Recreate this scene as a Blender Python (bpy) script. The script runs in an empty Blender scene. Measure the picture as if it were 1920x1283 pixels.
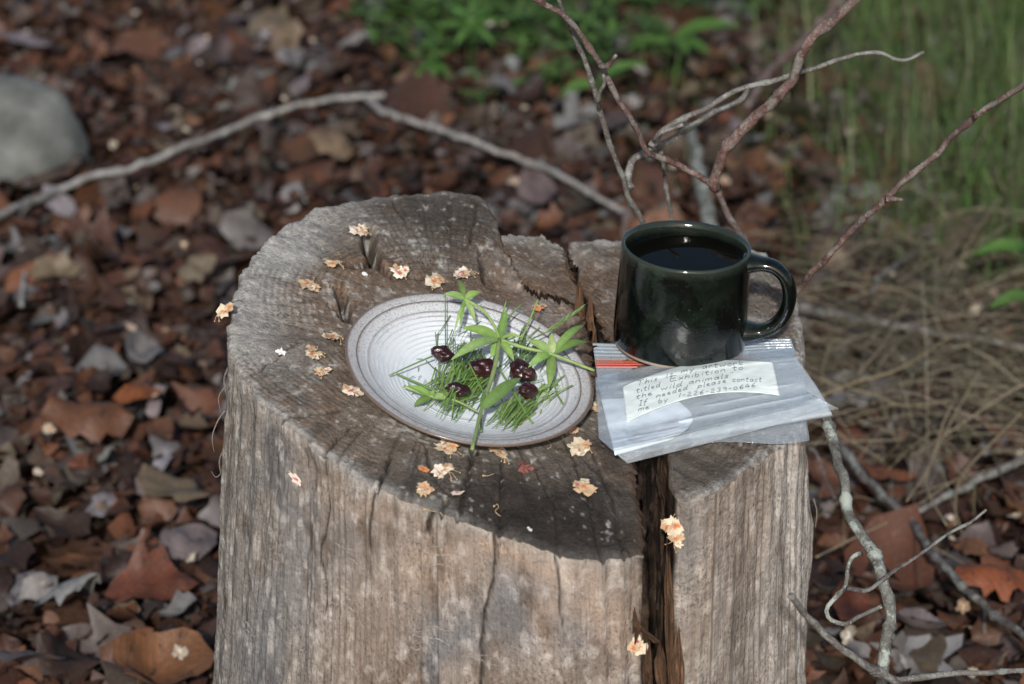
import bpy, math, random
import numpy as np
from mathutils import Vector, Matrix, Quaternion

random.seed(7); rng = np.random.default_rng(7)
scene = bpy.context.scene
COL = scene.collection

# ------------------------------------------------------------------ camera, sky, sun, exposure
PITCH = math.radians(25.0); FPX = 5333.3; DIST = 1.867          # focal length in photo pixels (1920 wide), metres to the stump top
RIGHT = np.array([1., 0, 0]); UP = np.array([0, math.sin(PITCH), math.cos(PITCH)]); FWD = np.array([0, math.cos(PITCH), -math.sin(PITCH)])
def ray(px, py):
    px = np.asarray(px, float); py = np.asarray(py, float)
    return FWD + RIGHT * ((px - 960) / FPX)[..., None] - UP * ((py - 641.5) / FPX)[..., None]
CAM = -DIST * ray(965., 700.)
cd = bpy.data.cameras.new('camera'); cam = bpy.data.objects.new('camera', cd); COL.objects.link(cam)
cd.sensor_width = 36; cd.lens = 100; cd.clip_start = 0.05; cd.clip_end = 200
cam.location = CAM; cam.rotation_euler = (math.pi / 2 - PITCH, 0, 0)
cd.dof.use_dof = True; cd.dof.focus_distance = 1.86; cd.dof.aperture_fstop = 7.5
scene.camera = cam

SUN_EL = math.radians(32); SUN_AZ = math.radians(-4)            # behind and above the camera, a touch to its left
sdir = Vector((math.sin(SUN_AZ) * math.cos(SUN_EL), -math.cos(SUN_AZ) * math.cos(SUN_EL), math.sin(SUN_EL)))
world = bpy.data.worlds.new('World'); scene.world = world; world.use_nodes = True
wn = world.node_tree.nodes; wl = world.node_tree.links
sky = wn.new('ShaderNodeTexSky'); sky.sky_type = 'NISHITA'; sky.sun_disc = False
sky.sun_elevation = SUN_EL; sky.sun_rotation = math.pi + SUN_AZ; sky.air_density = 1.0; sky.dust_density = 2.0
wl.new(sky.outputs[0], wn['Background'].inputs[0]); wn['Background'].inputs[1].default_value = 0.095
sd = bpy.data.lights.new('sun', 'SUN'); sd.energy = 3.9; sd.angle = math.radians(2.5); sd.color = (1.0, 0.98, 0.955)
sun = bpy.data.objects.new('sun', sd); COL.objects.link(sun); sun.rotation_euler = sdir.to_track_quat('Z', 'Y').to_euler()
scene.view_settings.view_transform = 'Standard'; scene.view_settings.look = 'None'
scene.view_settings.gamma = 1; scene.view_settings.use_curve_mapping = False
scene.view_settings.exposure = 0.0
scene.cycles.max_bounces = 6; scene.cycles.diffuse_bounces = 2; scene.cycles.glossy_bounces = 3; scene.cycles.transparent_max_bounces = 12

# ------------------------------------------------------------------ helpers: points
def on_plane(px, py, pl, h=0.0):
    """point where the sight line of a photo pixel meets the plane z = a x + b y + c + h"""
    a, b, c = pl; d = ray(px, py)
    t = (a * CAM[0] + b * CAM[1] + c + h - CAM[2]) / (d[..., 2] - a * d[..., 0] - b * d[..., 1])
    return CAM + d * np.asarray(t)[..., None]
def at_y(px, py, Y):
    d = ray(px, py); return CAM + d * ((Y - CAM[1]) / d[..., 1])
MAIN = (-0.218, 0.176, 0.0)
def plane_z(pl, p): return pl[0] * p[..., 0] + pl[1] * p[..., 1] + pl[2]
pw = on_plane(1175., 745., MAIN)
WEDGE = (-0.06, 0.12, 0.0); WEDGE = (WEDGE[0], WEDGE[1], float(pw[2] - WEDGE[0] * pw[0] - WEDGE[1] * pw[1]))
pb = on_plane(1010., 545., MAIN)
BACKP = (-0.20, 0.08, 0.0); BACKP = (BACKP[0], BACKP[1], float(pb[2] + 0.004 - BACKP[0] * pb[0] - BACKP[1] * pb[1]))
GZ = -0.42

# ------------------------------------------------------------------ helpers: noise
def _hash(i, j, k, s):
    h = (i * 374761393 + j * 668265263 + k * 2147483647 + s * 1274126177) & 0xFFFFFFFF
    h = ((h ^ (h >> 13)) * 1274126177) & 0xFFFFFFFF
    return ((h ^ (h >> 16)) & 0xFFFF) / 65535.0
def vnoise(x, y, z=0.0, s=0):
    x, y, z = np.broadcast_arrays(np.asarray(x, float), np.asarray(y, float), np.asarray(z, float))
    i, j, k = (np.floor(v).astype(np.int64) for v in (x, y, z))
    f = [v - np.floor(v) for v in (x, y, z)]; u, v, w = (q * q * (3 - 2 * q) for q in f)
    r = 0
    for a in (0, 1):
        for b in (0, 1):
            for c in (0, 1):
                r = r + _hash(i + a, j + b, k + c, s) * (u if a else 1 - u) * (v if b else 1 - v) * (w if c else 1 - w)
    return r * 2 - 1
def fbm(x, y, z=0.0, o=4, s=0):
    t = 0; a = 1.0; q = 1.0; n = 0
    for q_ in range(o):
        t = t + a * vnoise(np.asarray(x) * q, np.asarray(y) * q, np.asarray(z) * q, s + q_ * 17); n += a; a *= .5; q *= 2.03
    return t / n
def smooth(a, b, x): t = np.clip((x - a) / (b - a), 0, 1); return t * t * (3 - 2 * t)

# ------------------------------------------------------------------ helpers: objects
def finish(name, me, mat, parent=None, smooth_=True):
    if mat: me.materials.append(mat)
    me.polygons.foreach_set('use_smooth', np.full(len(me.polygons), smooth_)); me.update()
    o = bpy.data.objects.new(name, me); COL.objects.link(o)
    if parent is not None:
        o.parent = parent; o.location = -parent.location if parent.type == 'EMPTY' else (0, 0, 0)
    return o
def set_attr(me, k, a):
    a = np.asarray(a, np.float32)
    if a.ndim == 1: at = me.attributes.new(k, 'FLOAT', 'POINT'); at.data.foreach_set('value', a)
    elif a.shape[1] == 3: at = me.attributes.new(k, 'FLOAT_VECTOR', 'POINT'); at.data.foreach_set('vector', a.ravel())
    else: at = me.attributes.new(k, 'FLOAT_COLOR', 'POINT'); at.data.foreach_set('color', a.ravel())
def mesh(name, V, F, mat, parent=None, smooth_=True, attrs=None):
    me = bpy.data.meshes.new(name)
    V = np.asarray(V, float)
    if isinstance(F, np.ndarray):
        n, m = F.shape
        me.vertices.add(len(V)); me.vertices.foreach_set('co', V.ravel())
        me.loops.add(n * m); me.loops.foreach_set('vertex_index', F.ravel().astype(np.int32))
        me.polygons.add(n); me.polygons.foreach_set('loop_start', np.arange(0, n * m, m, dtype=np.int32))
        me.update(calc_edges=True); me.validate()
    else: me.from_pydata(V.tolist(), [], F)
    for k, a in (attrs or {}).items(): set_attr(me, k, a)
    return finish(name, me, mat, parent, smooth_)
def tag(o, label=None, cat=None, group=None, kind=None):
    for k, v in (('label', label), ('category', cat), ('group', group), ('kind', kind)):
        if v: o[k] = v
    return o
def thing(name, loc, label, cat, group=None):
    o = bpy.data.objects.new(name, None); COL.objects.link(o); o.location = Vector(loc); o.empty_display_size = .02
    return tag(o, label, cat, group)
def grid_faces(n, m, wrap=False):
    """n rows of m vertices"""
    i, j = np.meshgrid(np.arange(n - 1), np.arange(m if wrap else m - 1), indexing='ij'); k = (j + 1) % m
    return np.stack([i * m + j, i * m + k, (i + 1) * m + k, (i + 1) * m + j], -1).reshape(-1, 4)
def resample(P, n):
    """Catmull-Rom through P (k,d), n samples evenly along it"""
    P = np.asarray(P, float)
    if len(P) == 2: return P[0] + (P[1] - P[0]) * np.linspace(0, 1, n)[:, None]
    Q = np.vstack([2 * P[0] - P[1], P, 2 * P[-1] - P[-2]]); out = []
    for i in range(1, len(Q) - 2):
        t = np.linspace(0, 1, 24, endpoint=False)[:, None]
        a, b, c, d = Q[i - 1], Q[i], Q[i + 1], Q[i + 2]
        out.append(.5 * (2 * b + (c - a) * t + (2 * a - 5 * b + 4 * c - d) * t ** 2 + (3 * b - a - 3 * c + d) * t ** 3))
    out = np.vstack(out + [P[-1:]])
    L = np.r_[0, np.cumsum(np.linalg.norm(np.diff(out[:, :3], axis=0), axis=1))]
    s = np.linspace(0, L[-1], n)
    return np.stack([np.interp(s, L, out[:, k]) for k in range(out.shape[1])], 1)
def frames(C):
    T = np.gradient(C, axis=0); T /= np.linalg.norm(T, axis=1)[:, None] + 1e-12
    ref = np.array([0.31, -0.8, .5]); S = np.cross(T, ref); S /= np.linalg.norm(S, axis=1)[:, None] + 1e-12
    return T, S, np.cross(S, T)
def tube_data(C, R, k=8, bump=0.0, seed=0, caps=True, flat=1.0):
    C = np.asarray(C, float); n = len(C); R = np.broadcast_to(np.asarray(R, float), (n,))
    T, S, U = frames(C); a = np.linspace(0, 2 * np.pi, k, endpoint=False)
    r = R[:, None] * np.ones(k)
    if bump:
        L = np.r_[0, np.cumsum(np.linalg.norm(np.diff(C, axis=0), axis=1))]
        r = r * (1 + bump * fbm(L[:, None] * 90, np.cos(a)[None] * 1.2 + seed, np.sin(a)[None] * 1.2, 3, seed))
    V = C[:, None] + r[..., None] * (np.cos(a)[None, :, None] * S[:, None] + flat * np.sin(a)[None, :, None] * U[:, None])
    V = V.reshape(-1, 3); F = [tuple(f) for f in grid_faces(n, k, True)]
    if caps: F += [tuple(range(k))[::-1], tuple(range((n - 1) * k, n * k))]
    return V, F
class MB:
    """collects pieces of ONE part"""
    def __init__(s): s.V = []; s.F = []; s.C = []; s.n = 0
    def add(s, V, F, col=None):
        V = np.asarray(V, float); s.V.append(V); s.F += [tuple(int(i) + s.n for i in f) for f in F]
        if col is not None:
            c = np.asarray(col, float)
            s.C.append(np.broadcast_to(np.r_[c[:3], 1.0], (len(V), 4)) if c.ndim == 1 else np.c_[c[:, :3], np.ones(len(V))])
        s.n += len(V)
    def build(s, name, mat, parent=None, smooth_=True):
        return mesh(name, np.vstack(s.V), s.F, mat, parent, smooth_, {'Col': np.vstack(s.C)} if s.C else None)

# ------------------------------------------------------------------ helpers: materials
def vary(c, a=.15): k = 1 + random.uniform(-a, a); return tuple(min(1, max(0, v * k * (1 + random.uniform(-.06, .06)))) for v in c)
class M:
    def __init__(s, name, rough=.7, spec=.3):
        s.m = bpy.data.materials.new(name); s.m.use_nodes = True; s.t = s.m.node_tree; s.b = s.t.nodes['Principled BSDF']
        s.b.inputs['Roughness'].default_value = rough; s.b.inputs['Specular IOR Level'].default_value = spec
    def put(s, sock, v):
        if isinstance(v, bpy.types.NodeSocket): s.t.links.new(v, sock)
        elif v is not None:
            if hasattr(sock.default_value, '__len__') and hasattr(v, '__len__') and len(sock.default_value) == 4 and len(v) == 3: v = (*v, 1)
            sock.default_value = v
    def node(s, typ, ins=None, out=0, **props):
        n = s.t.nodes.new('ShaderNode' + typ)
        for k, v in props.items(): setattr(n, k, v)
        for k, v in (ins or {}).items(): s.put(n.inputs[k], v)
        return n.outputs[out]
    def obj(s): return s.node('TexCoord', out=3)
    def attr(s, k, out=2): return s.node('Attribute', attribute_name=k, out=out)
    def scale(s, v, sc): return s.node('VectorMath', {0: v, 1: sc}, operation='MULTIPLY')
    def noise(s, v, scale=10, detail=4, rough=.55, dist=0): return s.node('TexNoise', {'Vector': v, 'Scale': scale, 'Detail': detail, 'Roughness': rough, 'Distortion': dist})
    def math(s, op, a, b=0.0, c=0.0, clamp=False): return s.node('Math', {0: a, 1: b, 2: c}, operation=op, use_clamp=clamp)
    def range(s, v, a, b, c=0.0, d=1.0): return s.node('MapRange', {0: v, 1: a, 2: b, 3: c, 4: d})
    def ramp(s, v, stops):
        n = s.t.nodes.new('ShaderNodeValToRGB'); s.put(n.inputs[0], v); e = n.color_ramp.elements
        while len(e) < len(stops): e.new(.5)
        for q, (p, c) in zip(e, stops): q.position = p; q.color = (*c, 1) if hasattr(c, '__len__') else (c, c, c, 1)
        return n.outputs[0]
    def mix(s, f, a, b, mode='MIX'):
        n = s.t.nodes.new('ShaderNodeMix'); n.data_type = 'RGBA'; n.blend_type = mode
        s.put(n.inputs[0], f); s.put(n.inputs[6], a); s.put(n.inputs[7], b); return n.outputs[2]
    def color(s, c): s.put(s.b.inputs['Base Color'], c)
    def rough(s, c): s.put(s.b.inputs['Roughness'], c)
    def bump(s, h, strength=.4, dist=.002): s.put(s.b.inputs['Normal'], s.node('Bump', {'Height': h, 'Strength': strength, 'Distance': dist}))

# wood of the stump: attributes Col = stains, weathering and shade painted into holes and the split, pol = (arc length, radius or depth, 0), side
def wood_material():
    w = M('weathered_wood', .85, .15); base = w.attr('Col', 0); pol = w.attr('pol', 1); P = w.obj(); side = w.attr('side')
    gt = w.noise(P, 480, 3, .75); gs = w.noise(w.scale(pol, (560, 300, 1)), 1, 3, .75); fs = w.noise(w.scale(pol, (900, 38, 1)), 1, 2, .6)
    st = w.range(side, .35, .65); g_ = w.node('Mix', {0: st, 2: gt, 3: gs})
    amp = w.range(w.noise(P, 26, 2), .35, .65, .35, 1.0); hi = w.scale(base, (1.75, 1.75, 1.75)); lo = w.scale(base, (.30, .28, .27))
    c = w.mix(w.math('MULTIPLY', w.range(g_, .52, .68, 0, .75), amp), base, hi); c = w.mix(w.math('MULTIPLY', w.range(g_, .46, .35, 0, .8), amp), c, lo)
    c = w.mix(w.math('MULTIPLY', st, w.range(fs, .48, .34, 0, .26)), c, w.mix(.8, base, (.03, .022, .017)))
    md = w.noise(P, 150, 2, .6); c = w.mix(w.range(md, .56, .70, 0, .35), c, w.mix(.6, base, (.03, .025, .02)))
    w.color(c); w.bump(w.math('ADD', w.math('ADD', g_, w.math('MULTIPLY', md, .5)), w.math('MULTIPLY', w.math('MULTIPLY', fs, st), .6)), .75, .0020)
    return w.m
WOOD = wood_material()

def leaf_material(name, use_obj):
    w = M(name, .62, .35); base = w.node('ObjectInfo', out=1) if use_obj else w.attr('Col', 0)
    P = w.obj() ; n = w.noise(P, 45 if not use_obj else 6, 4, .65); n2 = w.noise(P, 320 if not use_obj else 30, 3, .6)
    c = w.mix(w.range(n, .35, .68, 0, .7), base, w.mix(.62, base, (.015, .009, .007)))
    c = w.mix(w.range(n2, .55, .75, 0, .22), c, (.26, .22, .19)); vein = None
    if use_obj:
        sx = w.node('SeparateXYZ', {0: P}, out=0); sy = w.math('ABSOLUTE', w.node('SeparateXYZ', {0: P}, out=1)); ph = w.math('SINE', w.math('MULTIPLY', w.math('SUBTRACT', sx, w.math('MULTIPLY', sy, .9)), 62))
        vein = w.math('MAXIMUM', w.range(ph, .80, .98), w.range(sy, .014, .004)); c = w.mix(w.math('MULTIPLY', vein, .35), c, w.scale(c, (1.8, 1.7, 1.6)))
        hole = w.range(w.noise(P, 9, 3, .7), .62, .66, 0, .75); c = w.mix(hole, c, (.012, .008, .006))
    w.color(c)
    w.rough(w.range(n, .3, .7, .42, .75)); w.bump(w.math('ADD', n, w.math('MULTIPLY', n2, .4)), .5, .002)
    return w.m
LEAF_A = leaf_material('dead_leaf_litter', False); LEAF_O = leaf_material('dead_leaf', True)

def attr_material(name, rough=.55, spec=.3, noise=250, amt=.25, darkc=(.02, .03, .01), trans=0.0):
    w = M(name, rough, spec); base = w.attr('Col', 0); n = w.noise(w.obj(), noise, 3)
    w.color(w.mix(w.range(n, .35, .7, 0, amt), base, darkc)); w.bump(n, .2, .0005)
    if trans: w.b.inputs['Subsurface Weight'].default_value = trans; w.b.inputs['Subsurface Radius'].default_value = (.002, .003, .001); w.b.inputs['Subsurface Scale'].default_value = 1.0
    return w.m
GREEN = attr_material('fresh_green', .45, .4, 300, .3, (.03, .07, .012))
GRASSM = attr_material('wild_grass', .6, .25, 90, .3)
STRAWM = attr_material('dry_straw', .7, .2, 120, .35, (.06, .045, .03))
PETALM = attr_material('blossom_petal', .6, .2, 900, .18, (.35, .2, .1))

def bark_material(name, cols, band=0.0, lichen=0.0):
    w = M(name, .7, .25); P = w.obj(); n = w.noise(P, 120, 5, .65); b = w.noise(P, 26, 3); f = w.noise(P, 600, 3)
    c = w.ramp(n, [(.3, cols[0]), (.5, cols[1]), (.7, cols[2])])
    c = w.mix(w.range(b, .45, .6, 0, .6), c, cols[3])
    if lichen: c = w.mix(w.range(w.noise(P, 75, 4, .6), .52, .60, 0, lichen), c, (.33, .37, .33))
    c = w.mix(w.range(f, .55, .72, 0, .4), c, tuple(min(1, v * 2.2) for v in cols[2]))
    w.color(c); w.bump(w.math('ADD', n, f), .6, .0015); return w.m
BARK_RED = bark_material('red_twig_bark', [(.035, .018, .016), (.12, .065, .055), (.23, .17, .15), (.125, .105, .095)], lichen=.3)
BARK_GREY = bark_material('grey_twig_bark', [(.05, .045, .04), (.13, .12, .108), (.24, .23, .21), (.10, .08, .07)], lichen=.35)
BARK_LICH = bark_material('lichened_bark', [(.045, .045, .04), (.13, .13, .115), (.22, .23, .21), (.09, .08, .07)], lichen=.9)
BARK_PALE = bark_material('bleached_stick', [(.12, .11, .10), (.25, .24, .225), (.40, .39, .37), (.17, .15, .13)])
BARK_DARK = bark_material('dark_stick_bark', [(.02, .017, .015), (.07, .06, .055), (.16, .15, .145), (.10, .10, .095)], lichen=.35)

# ------------------------------------------------------------------ the ground
def gz(x, y): return GZ + .022 * fbm(np.asarray(x) * 3.1, np.asarray(y) * 3.1, 0, 3, 5) + .010 * fbm(np.asarray(x) * 11, np.asarray(y) * 11, 0, 2, 9)
def on_ground(px, py, h=0.0):
    p = on_plane(px, py, (0, 0, GZ), h)
    for _ in range(3): p = on_plane(px, py, (0, 0, float(gz(p[0], p[1]))), h)
    return p
g = np.sort(np.r_[np.linspace(-2.6, 2.6, 150), -np.geomspace(2.8, 40, 14), np.geomspace(2.8, 40, 14)])
X, Y = np.meshgrid(g, g + .8)
soil = M('forest_soil', .9, .1); sn = soil.noise(soil.obj(), 30, 6, .7); sn2 = soil.noise(soil.obj(), 5, 4)
soil.color(soil.mix(soil.range(sn2, .4, .6), soil.ramp(sn, [(.35, (.022, .013, .009)), (.55, (.060, .030, .019)), (.75, (.11, .068, .045))]), soil.ramp(sn, [(.35, (.03, .017, .011)), (.7, (.085, .042, .025))])))
soil.bump(sn, .8, .01)
ground = mesh('ground', np.stack([X, Y, gz(X, Y)], -1).reshape(-1, 3), grid_faces(len(g), len(g)), soil.m)
tag(ground, kind='structure')

# ------------------------------------------------------------------ the stump
def chaikin(P, n=1):
    for _ in range(n):
        Q = np.roll(P, -1, axis=0); P = np.stack([.75 * P + .25 * Q, .25 * P + .75 * Q], 1).reshape(-1, P.shape[1])
    return P
def ray_poly(c, P, th, w):
    d = np.stack([np.cos(th), np.sin(th)], 1); A = P - c; B = np.roll(A, -1, axis=0); E = B - A; W0 = w; W1 = np.roll(w, -1)
    den = d[:, None, 0] * E[None, :, 1] - d[:, None, 1] * E[None, :, 0]; den = np.where(abs(den) < 1e-12, 1e-12, den)
    t = (A[None, :, 0] * E[None, :, 1] - A[None, :, 1] * E[None, :, 0]) / den
    u = (A[None, :, 0] * d[:, None, 1] - A[None, :, 1] * d[:, None, 0]) / den
    t = np.where((u >= -1e-9) & (u <= 1 + 1e-9) & (t > 0), t, 1e9); k = t.argmin(1); i = np.arange(len(th))
    return t[i, k], W0[k] * (1 - u[i, k]) + W1[k] * u[i, k]
def poly_dist(x, y, pts):
    best = np.full(x.shape, 1e9); along = np.zeros(x.shape)
    for k in range(len(pts) - 1):
        a, b = pts[k][:2], pts[k + 1][:2]; e = b - a; t = np.clip(((x - a[0]) * e[0] + (y - a[1]) * e[1]) / (e @ e), 0, 1)
        d = np.hypot(x - a[0] - t * e[0], y - a[1] - t * e[1]); m = d < best; best = np.where(m, d, best); along = np.where(m, (k + t) / (len(pts) - 1), along)
    return best, along
PITH = on_plane(850., 610., MAIN)[:2]
GROOVES = [  # photo points on the sawn face, half width, depth (m)
    ([(688, 432), (694, 462), (703, 494)], .0052, .022), ([(700, 490), (738, 518)], .0045, .013), ([(694, 492), (655, 502)], .0035, .004),
    ([(640, 545), (648, 592)], .0045, .014), ([(622, 572), (648, 592)], .0028, .005), ([(760, 520), (800, 523)], .002, .004),
    ([(888, 845), (871, 922), (852, 1000)], .0017, .004), ([(797, 840), (806, 880), (838, 930)], .0013, .003), ([(1000, 870), (1040, 950), (1050, 1040)], .0011, .0025),
    ([(1062, 830), (1100, 930), (1130, 1045)], .0012, .003), ([(1110, 850), (1150, 940), (1170, 1045)], .0012, .003), ([(940, 860), (935, 1030)], .0012, .003),
    ([(838, 940), (805, 1000)], .0016, .005), ([(735, 860), (700, 925), (680, 960)], .0014, .004), ([(660, 800), (600, 860)], .0013, .003), ([(640, 770), (520, 790)], .0020, .003),
    ([(560, 640), (470, 700)], .0010, .002), ([(600, 620), (520, 600)], .0010, .002), ([(760, 420), (735, 370)], .0012, .002), ([(840, 440), (845, 370)], .0012, .002),
    ([(800, 430), (795, 370)], .0010, .002), ([(880, 460), (895, 380)], .0013, .003), ([(900, 470), (905, 530)], .0018, .004), ([(980, 640), (1090, 600)], .0016, .005)]
GROOVES = [([on_plane(float(a), float(b), MAIN) for a, b in pts], w, d) for pts, w, d in GROOVES]
SIDECR = [(805, 1000, .0016, .006, .022, -.2), (938, 1032, .0011, .004, .33, -.22), (680, 955, .0010, .0025, .05, -.3), (596, 862, .0008, .002, .12, -.05), (1050, 1040, .0009, .002, .05, .05)]
stump = thing('tree_stump', (0, 0, float(gz(0, 0))), 'weathered grey brown tree stump with sloping sawn top and deep split', 'tree stump')

def proj(P):
    d = P - CAM; z = d @ FWD; return 960 + FPX * (d @ RIGHT) / z, 641.5 - FPX * (d @ UP) / z, z
def lerp(a, b, t): return a * (1 - t[..., None]) + np.asarray(b, float) * t[..., None]
def top_colours(P, aa, rr, edge, dark, inn, is_main):
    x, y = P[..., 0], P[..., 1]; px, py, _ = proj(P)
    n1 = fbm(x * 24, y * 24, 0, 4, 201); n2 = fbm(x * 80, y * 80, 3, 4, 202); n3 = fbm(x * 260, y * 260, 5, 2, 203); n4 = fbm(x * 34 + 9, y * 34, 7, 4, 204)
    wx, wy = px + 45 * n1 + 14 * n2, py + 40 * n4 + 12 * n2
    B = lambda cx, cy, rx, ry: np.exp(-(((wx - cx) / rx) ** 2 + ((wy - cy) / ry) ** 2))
    C = np.broadcast_to(np.array([.150, .124, .100]), P.shape) * 1.0
    C = lerp(C, (.215, .190, .160), smooth(-.1, .45, n1) * .8)
    brown = np.clip(smooth(.05, .45, n4) * .55 + B(650, 570, 110, 70) * .7 + B(980, 545, 130, 60) * .8 + B(760, 500, 120, 60) * .5 + B(1100, 560, 60, 80) * .7 + B(700, 790, 160, 40) * .4, 0, 1)
    C = lerp(C, (.175, .108, .066), brown * (.80 + .3 * n2))
    pale = smooth(.055, .006, edge + .018 * n2) * smooth(760, 560, px) * smooth(760, 640, py) * .75 + smooth(.12, .5, n2) * smooth(-.2, .3, n1) * .38 + B(1000, 575, 70, 22) * .6 + B(560, 470, 60, 40) * .4 + B(760, 560, 70, 30) * .35 * smooth(0, .3, n3 + n2)
    pale = np.maximum(pale, smooth(.011, .001, edge + .007 * n2 + .004 * n3) * .75 * (1 - inn))
    C = lerp(C, (.375, .362, .335), np.clip(pale, 0, .9))
    ring = np.sin(rr * 2 * np.pi / .0042 + 5 * n1 + 1.3 * n2); C = C * (1 + .24 * ring * smooth(-.3, .3, n4))[..., None]
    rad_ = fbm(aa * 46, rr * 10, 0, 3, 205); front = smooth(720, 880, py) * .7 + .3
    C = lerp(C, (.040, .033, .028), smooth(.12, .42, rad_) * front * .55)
    hatch = np.maximum(smooth(.55, .95, np.sin(aa * 150 + 2 * n2)), smooth(.6, .95, np.sin(rr * 2 * np.pi / .0075 + 1.5 * n2)))
    C = lerp(C, (.052, .043, .035), np.clip(hatch * B(820, 440, 120, 60), 0, .6)) if is_main else C
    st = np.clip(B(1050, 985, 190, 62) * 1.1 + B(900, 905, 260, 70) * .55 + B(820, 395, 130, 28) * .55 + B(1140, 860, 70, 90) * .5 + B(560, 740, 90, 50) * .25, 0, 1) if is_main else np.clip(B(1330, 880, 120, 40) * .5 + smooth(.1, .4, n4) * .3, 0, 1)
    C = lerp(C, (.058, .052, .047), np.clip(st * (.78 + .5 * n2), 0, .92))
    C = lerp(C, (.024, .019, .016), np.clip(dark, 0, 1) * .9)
    C = lerp(C, (.085, .050, .032), np.clip(inn * smooth(.007, .001, edge), 0, 1) * .7)
    C = lerp(C, (.46, .45, .42), smooth(.30, .55, n3 + .5 * n1 - .2) * .5)
    return np.clip(C * .92 * (1 + .25 * n3)[..., None], .004, .8)
def side_colours(P, arc, t, dk, inn, is_main):
    px, py, _ = proj(P)
    m1 = fbm(arc * 16, t * 9, 0, 4, 211); m2 = fbm(arc * 60, t * 30, 2, 4, 212); m3 = fbm(arc * 210, t * 110, 4, 2, 213); fib = fbm(arc * 190, t * 9, 6, 3, 214); m4 = fbm(arc * 30, t * 22, 8, 4, 215)
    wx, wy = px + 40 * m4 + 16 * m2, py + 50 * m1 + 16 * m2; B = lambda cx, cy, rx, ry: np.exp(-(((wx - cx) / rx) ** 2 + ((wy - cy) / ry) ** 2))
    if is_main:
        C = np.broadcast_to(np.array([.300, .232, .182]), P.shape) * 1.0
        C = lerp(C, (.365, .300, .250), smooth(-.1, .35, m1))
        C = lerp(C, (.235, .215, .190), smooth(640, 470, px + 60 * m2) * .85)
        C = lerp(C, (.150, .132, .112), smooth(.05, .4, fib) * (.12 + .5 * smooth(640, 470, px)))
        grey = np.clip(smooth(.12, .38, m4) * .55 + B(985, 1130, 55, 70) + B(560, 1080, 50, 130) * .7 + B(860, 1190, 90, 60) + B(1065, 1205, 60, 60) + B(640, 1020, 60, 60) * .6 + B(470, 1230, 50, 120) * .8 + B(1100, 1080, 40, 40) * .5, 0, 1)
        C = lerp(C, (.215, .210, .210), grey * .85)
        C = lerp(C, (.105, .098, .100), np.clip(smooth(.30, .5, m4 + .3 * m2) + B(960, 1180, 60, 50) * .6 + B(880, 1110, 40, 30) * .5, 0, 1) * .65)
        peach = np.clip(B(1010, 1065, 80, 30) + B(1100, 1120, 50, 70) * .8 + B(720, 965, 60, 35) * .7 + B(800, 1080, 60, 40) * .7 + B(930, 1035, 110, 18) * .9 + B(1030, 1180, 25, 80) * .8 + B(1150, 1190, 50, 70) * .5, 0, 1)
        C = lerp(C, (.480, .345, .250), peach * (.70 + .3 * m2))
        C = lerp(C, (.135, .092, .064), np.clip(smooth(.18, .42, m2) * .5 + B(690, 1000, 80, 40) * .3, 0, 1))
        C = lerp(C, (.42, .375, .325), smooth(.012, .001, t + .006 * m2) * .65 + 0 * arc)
    else:
        C = np.broadcast_to(np.array([.370, .312, .262]), P.shape) * 1.0
        C = lerp(C, (.460, .425, .385), smooth(1390, 1490, px + 40 * m2) * .8)
        C = lerp(C, (.330, .245, .180), np.clip(B(1370, 1050, 50, 120) * .8 + smooth(.1, .4, m4) * .4, 0, 1))
        C = lerp(C, (.24, .235, .225), np.clip(B(1290, 1010, 25, 100) + smooth(.1, .4, m1) * .4, 0, 1) * .7)
        C = lerp(C, (.165, .130, .100), smooth(.05, .35, fib) * .45)
        C = lerp(C, (.15, .11, .08), smooth(.2, .42, m2) * .5)
    C = lerp(C, (.56, .51, .46), smooth(.22, .5, m3) * .35)
    C = lerp(C, (.030, .023, .018), np.clip(dk, 0, 1) * .9)
    I = np.broadcast_to(np.array([.060, .035, .023]), P.shape) * 1.0; I = lerp(I, (.145, .085, .050), smooth(0, .4, fib)); I = lerp(I, (.022, .014, .010), smooth(.05, .4, m2)); I = lerp(I, (.21, .155, .11), smooth(.25, .5, m3) * .5) * .42  # brown split wood, its colour scaled down to paint the slot's deep shade
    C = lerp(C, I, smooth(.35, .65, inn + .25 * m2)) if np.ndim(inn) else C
    gy = C.mean(-1, keepdims=True); C = C * .92 + gy * .08
    return np.clip(C * .84 * (1 + .18 * m3)[..., None], .004, .8)
SURF = []
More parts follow.
